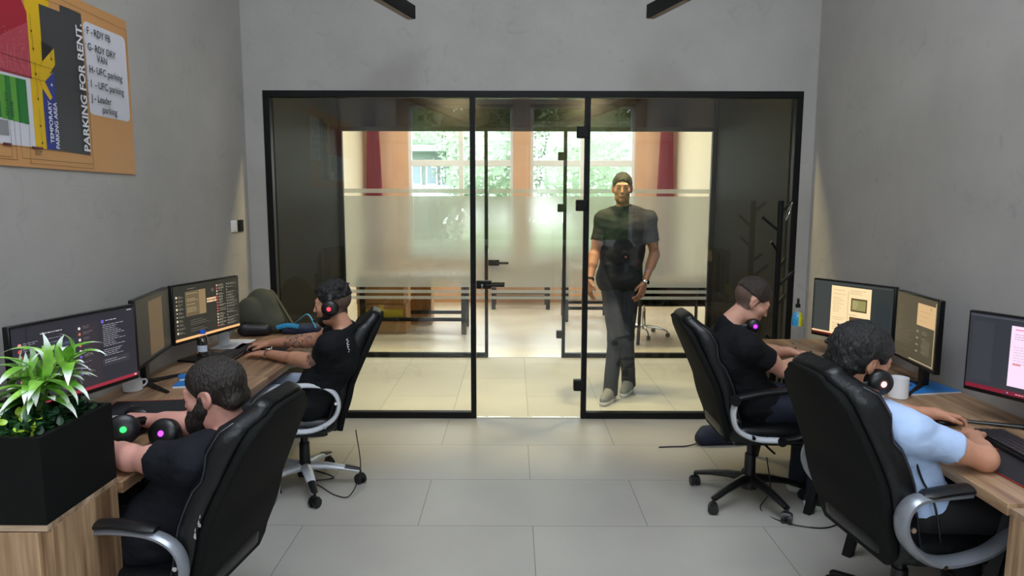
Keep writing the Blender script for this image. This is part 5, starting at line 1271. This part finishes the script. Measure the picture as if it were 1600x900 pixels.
MB().tube(catmull([(-.16, -.03, .05), (-.08, -.045, .07), (.0, -.045, .06)], 5), .004, 8, rw=.016, up=(0, 0, 1)).build('trim', mat('bright blue webbing', (50, 150, 200), .6), bb, smooth=True)
tag(MB().box(-2.02, -1.84, .85, 1.15, DZ+.0005, DZ+.004).build('paper_stack', PAPER), 'white papers lying under the far left mug', 'papers')

# coat rack
cr = thing('coat_rack', 'black tree shaped coat rack in the right corner before the glass', 'coat rack', (1.80, 1.53, 0))
P = MB().tube([(0, 0, .03), (0, 0, 1.69)], .022, 14).build('pole', BLACK, cr, smooth=True)
for a, z, l_ in ((20, 1.60, .13), (165, 1.47, .17), (215, 1.32, .13), (35, 1.20, .12), (10, 1.07, .18), (30, .93, .12), (-20, .62, .10), (190, .66, .10)):
    a = R_(a); d = V((cos(a)*.72, sin(a)*.72, .62)); MB().tube([V((0, 0, z)), V((0, 0, z))+d*l_], .011, 10).build('peg', BLACK, cr, smooth=True)
MB().tube(catmull([(.09, .02, 1.68), (.06, -.02, 1.62), (.03, -.03, 1.55), (.05, .0, 1.62)], 5, True), .0018, 6, closed=True).build('hanging_key_ring', CHROME, cr, smooth=True)
for k in range(3):
    a = R_(30+120*k); MB().tube([(0, 0, .12), (cos(a)*.20, sin(a)*.20, .02)], .016, 8).build('foot', BLACK, cr, smooth=True)
# navy bag on the floor with a thin strap
fb = thing('shoulder_bag', 'navy cloth bag on the floor under the far right chair', 'bag', (1.32, 1.22, 0))
S = SDF(); S.cap((-.10, 0, .05), (.12, .02, .05), .055, .05, .03); S.cap((-.08, .02, .09), (.05, .02, .10), .04, .04, .03); S.cut((0, 0, .004), (0, 0, -1), .5); S.build('bag', mat('navy canvas', (24, 32, 54), .8), fb, .007, disp=lambda X, Y, Z: .004*wav(X, Y, Z, 30, 1))
MB().tube(catmull([(-.10, -.02, .03), (-.22, -.05, .008), (-.34, -.06, .006), (-.42, -.07, .006)], 5), .005, 8).build('strap', mat('purple grey cord', (54, 46, 70), .6), fb, smooth=True)
def cable(label, pts, r_=.0035): tag(MB().tube(catmull(pts, 8), r_, 6).build('cable', PLAST, smooth=True), label, 'cable')
cable('thin black cable looping on the floor below the far left chair', [(-1.02, .46, .36), (-.985, .40, .15), (-1.03, .33, .02), (-1.12, .36, .004), (-1.22, .46, .004), (-1.30, .56, .004), (-1.20, .62, .004), (-1.36, .74, .004)])
cable('thin black cable curving on the floor under the far right chair', [(1.28, .20, .30), (1.30, .18, .12), (1.26, .20, .004), (1.33, .04, .004), (1.52, -.02, .004), (1.70, .12, .004), (1.85, .30, .004)])
cable('black headset cable hanging from the man in pale blue', [(1.265, -1.085, .88), (1.285, -1.105, .82), (1.325, -1.105, .72), (1.365, -1.11, .65), (1.385, -1.12, .56), (1.42, -1.1, .42), (1.5, -1.0, .2)], .004)

# ------------------------------------------------------------------ far room
for lb, x in (('red pleated curtain in the left corner of the far room', -2.36), ('red pleated curtain in the right corner of the far room', 2.36)):
    c = thing('curtain', lb, 'curtain', (x, 7.86, 0), 0, None); n = 64; rings = []
    for z, hw in ((.05, .14), (1.6, .14), (3.2, .085)):
        f = [(-hw+2*hw*i/n, .035*sin(i/n*2*pi*9)) for i in range(n+1)]; rings.append([(a, b-.003, z) for a, b in f]+[(a, b+.003, z) for a, b in reversed(f)])
    MB().loft(rings).build('fabric', mat('red curtain cloth', (176, 40, 56), .75), c, smooth=True); MB().tube([(-.18, 0, 3.22), (.18, 0, 3.22)], .012).build('rail', BLACK, c, smooth=True)
def trestle(label, x0, x1, y0, y1, frame_=False):
    r = thing('desk', label, 'desk', ((x0+x1)/2, (y0+y1)/2, 0)); w, l = (x1-x0)/2, (y1-y0)/2
    MB().box(-w, w, -l, l, .71, .75).build('tabletop', WOOD, r, bevel=.002)
    if frame_:
        for sx in (-1, 1):
            for sy in (-1, 1): MB().box(sx*(w-.04)-.03, sx*(w-.04)+.03, sy*(l-.04)-.03, sy*(l-.04)+.03, 0, .71).build('leg', BLACK, r)
        for sy in (-1, 1): MB().box(-w+.07, w-.07, sy*(l-.04)-.02, sy*(l-.04)+.02, .17, .215).build('crossbar', BLACK, r)
    else:
        for sx in (-1, 1):
            for sy in (-1, 1): MB().tube([(sx*(w-.25)+sy*.0, sy*(l-.02), 0), (sx*(w-.32), sy*(l-.26), .71)], .032, 4, rw=.02, up=(1, 0, 0)).build('leg', BLACK, r)
        MB().box(-w+.1, w-.1, l-.06, l-.04, .35, .70).build('modesty_panel', BLACK, r)
    return r
trestle('dark framed desk with low crossbars beyond the frosted glass, left', -2.05, -.69, 5.15, 5.80, True)
trestle('dark framed desk with low crossbars beyond the frosted glass, right of the far door', .60, 1.30, 6.1, 6.75, True)
d3 = trestle('desk with black slanted legs and panel beyond the frosted glass, right', 1.12, 2.5, 4.55, 5.35)
trestle('dark framed desk by the back wall of the far room, seen through the door', -.45, .48, 7.2, 7.8, True)
def carton(label, x, y, z, w, l, h, tape=None, rz=0):
    c = thing('cardboard_box', label, 'box', (x, y, z), rz, None); MB().box(-w/2, w/2, -l/2, l/2, 0, h).build('carton', CARD, c, bevel=.004)
    MB().box(-.03, .03, -l/2-.001, l/2+.001, h-.08, h+.001).build('tape', tape or mat('tan tape', (190, 160, 110), .3), c)
    if tape: MB().box(-w/2+.02, w/2-.04, -l/2-.002, -l/2, h*.52, h*.84).build('label', tape, c)
YT = mat('yellow label print', (206, 186, 24), .5)
carton('wide cardboard box with a yellow label, bottom of the stack in the far room', -1.78, 5.45, 0, .62, .42, .37, YT)
carton('wide cardboard box on top of the yellow labelled box in the far room', -1.80, 5.46, .371, .60, .40, .33)
carton('tall cardboard box standing beside the box stack in the far room', -1.36, 6.02, 0, .28, .34, .62)
# swivel chair with chrome base
sc_ = thing('office_chair', 'black swivel chair with chrome star base beyond the frosted glass', 'chair', (1.54, 5.13, 0), R_(170))
for k in range(5):
    a = 2*pi*k/5+.5; c, s = cos(a), sin(a); MB().tube([(c*q, s*q, z) for q, z in ((.03, .12), (.15, .115), (.25, .09), (.30, .065))], [.018, .016, .013, .010], 8).build('base_leg', CHROME, sc_, smooth=True)
    MB().tube([(c*.3-s*.02, s*.3+c*.02, .03), (c*.3+s*.02, s*.3-c*.02, .03)], .028, 14).build('caster', PLAST, sc_, smooth=True)
MB().lathe([(0, .08), (.03, .08), (.03, .16), (.024, .17), (.024, .34), (.015, .34), (.015, .42), (0, .42)]).build('gas_column', CHROME, sc_, smooth=True)
MB().loft([[(a, b, z) for a, b in rrect(w_, w_, .1, 5)] for z, w_ in ((.42, .42), (.44, .48), (.49, .48), (.51, .40))]).build('seat', MATTE, sc_, smooth=True)
MB().loft([[(a, b-.24-.02*k, z) for a, b in rrect(w_, .05, .02, 4)] for k, (z, w_) in enumerate(((.55, .34), (.6, .44), (.75, .46), (.9, .44), (.96, .34)))]).build('backrest', MATTE, sc_, smooth=True)
MB().tube([(0, -.1, .44), (0, -.27, .47), (0, -.29, .62)], .015, 8).build('back_support', PLAST, sc_, smooth=True)
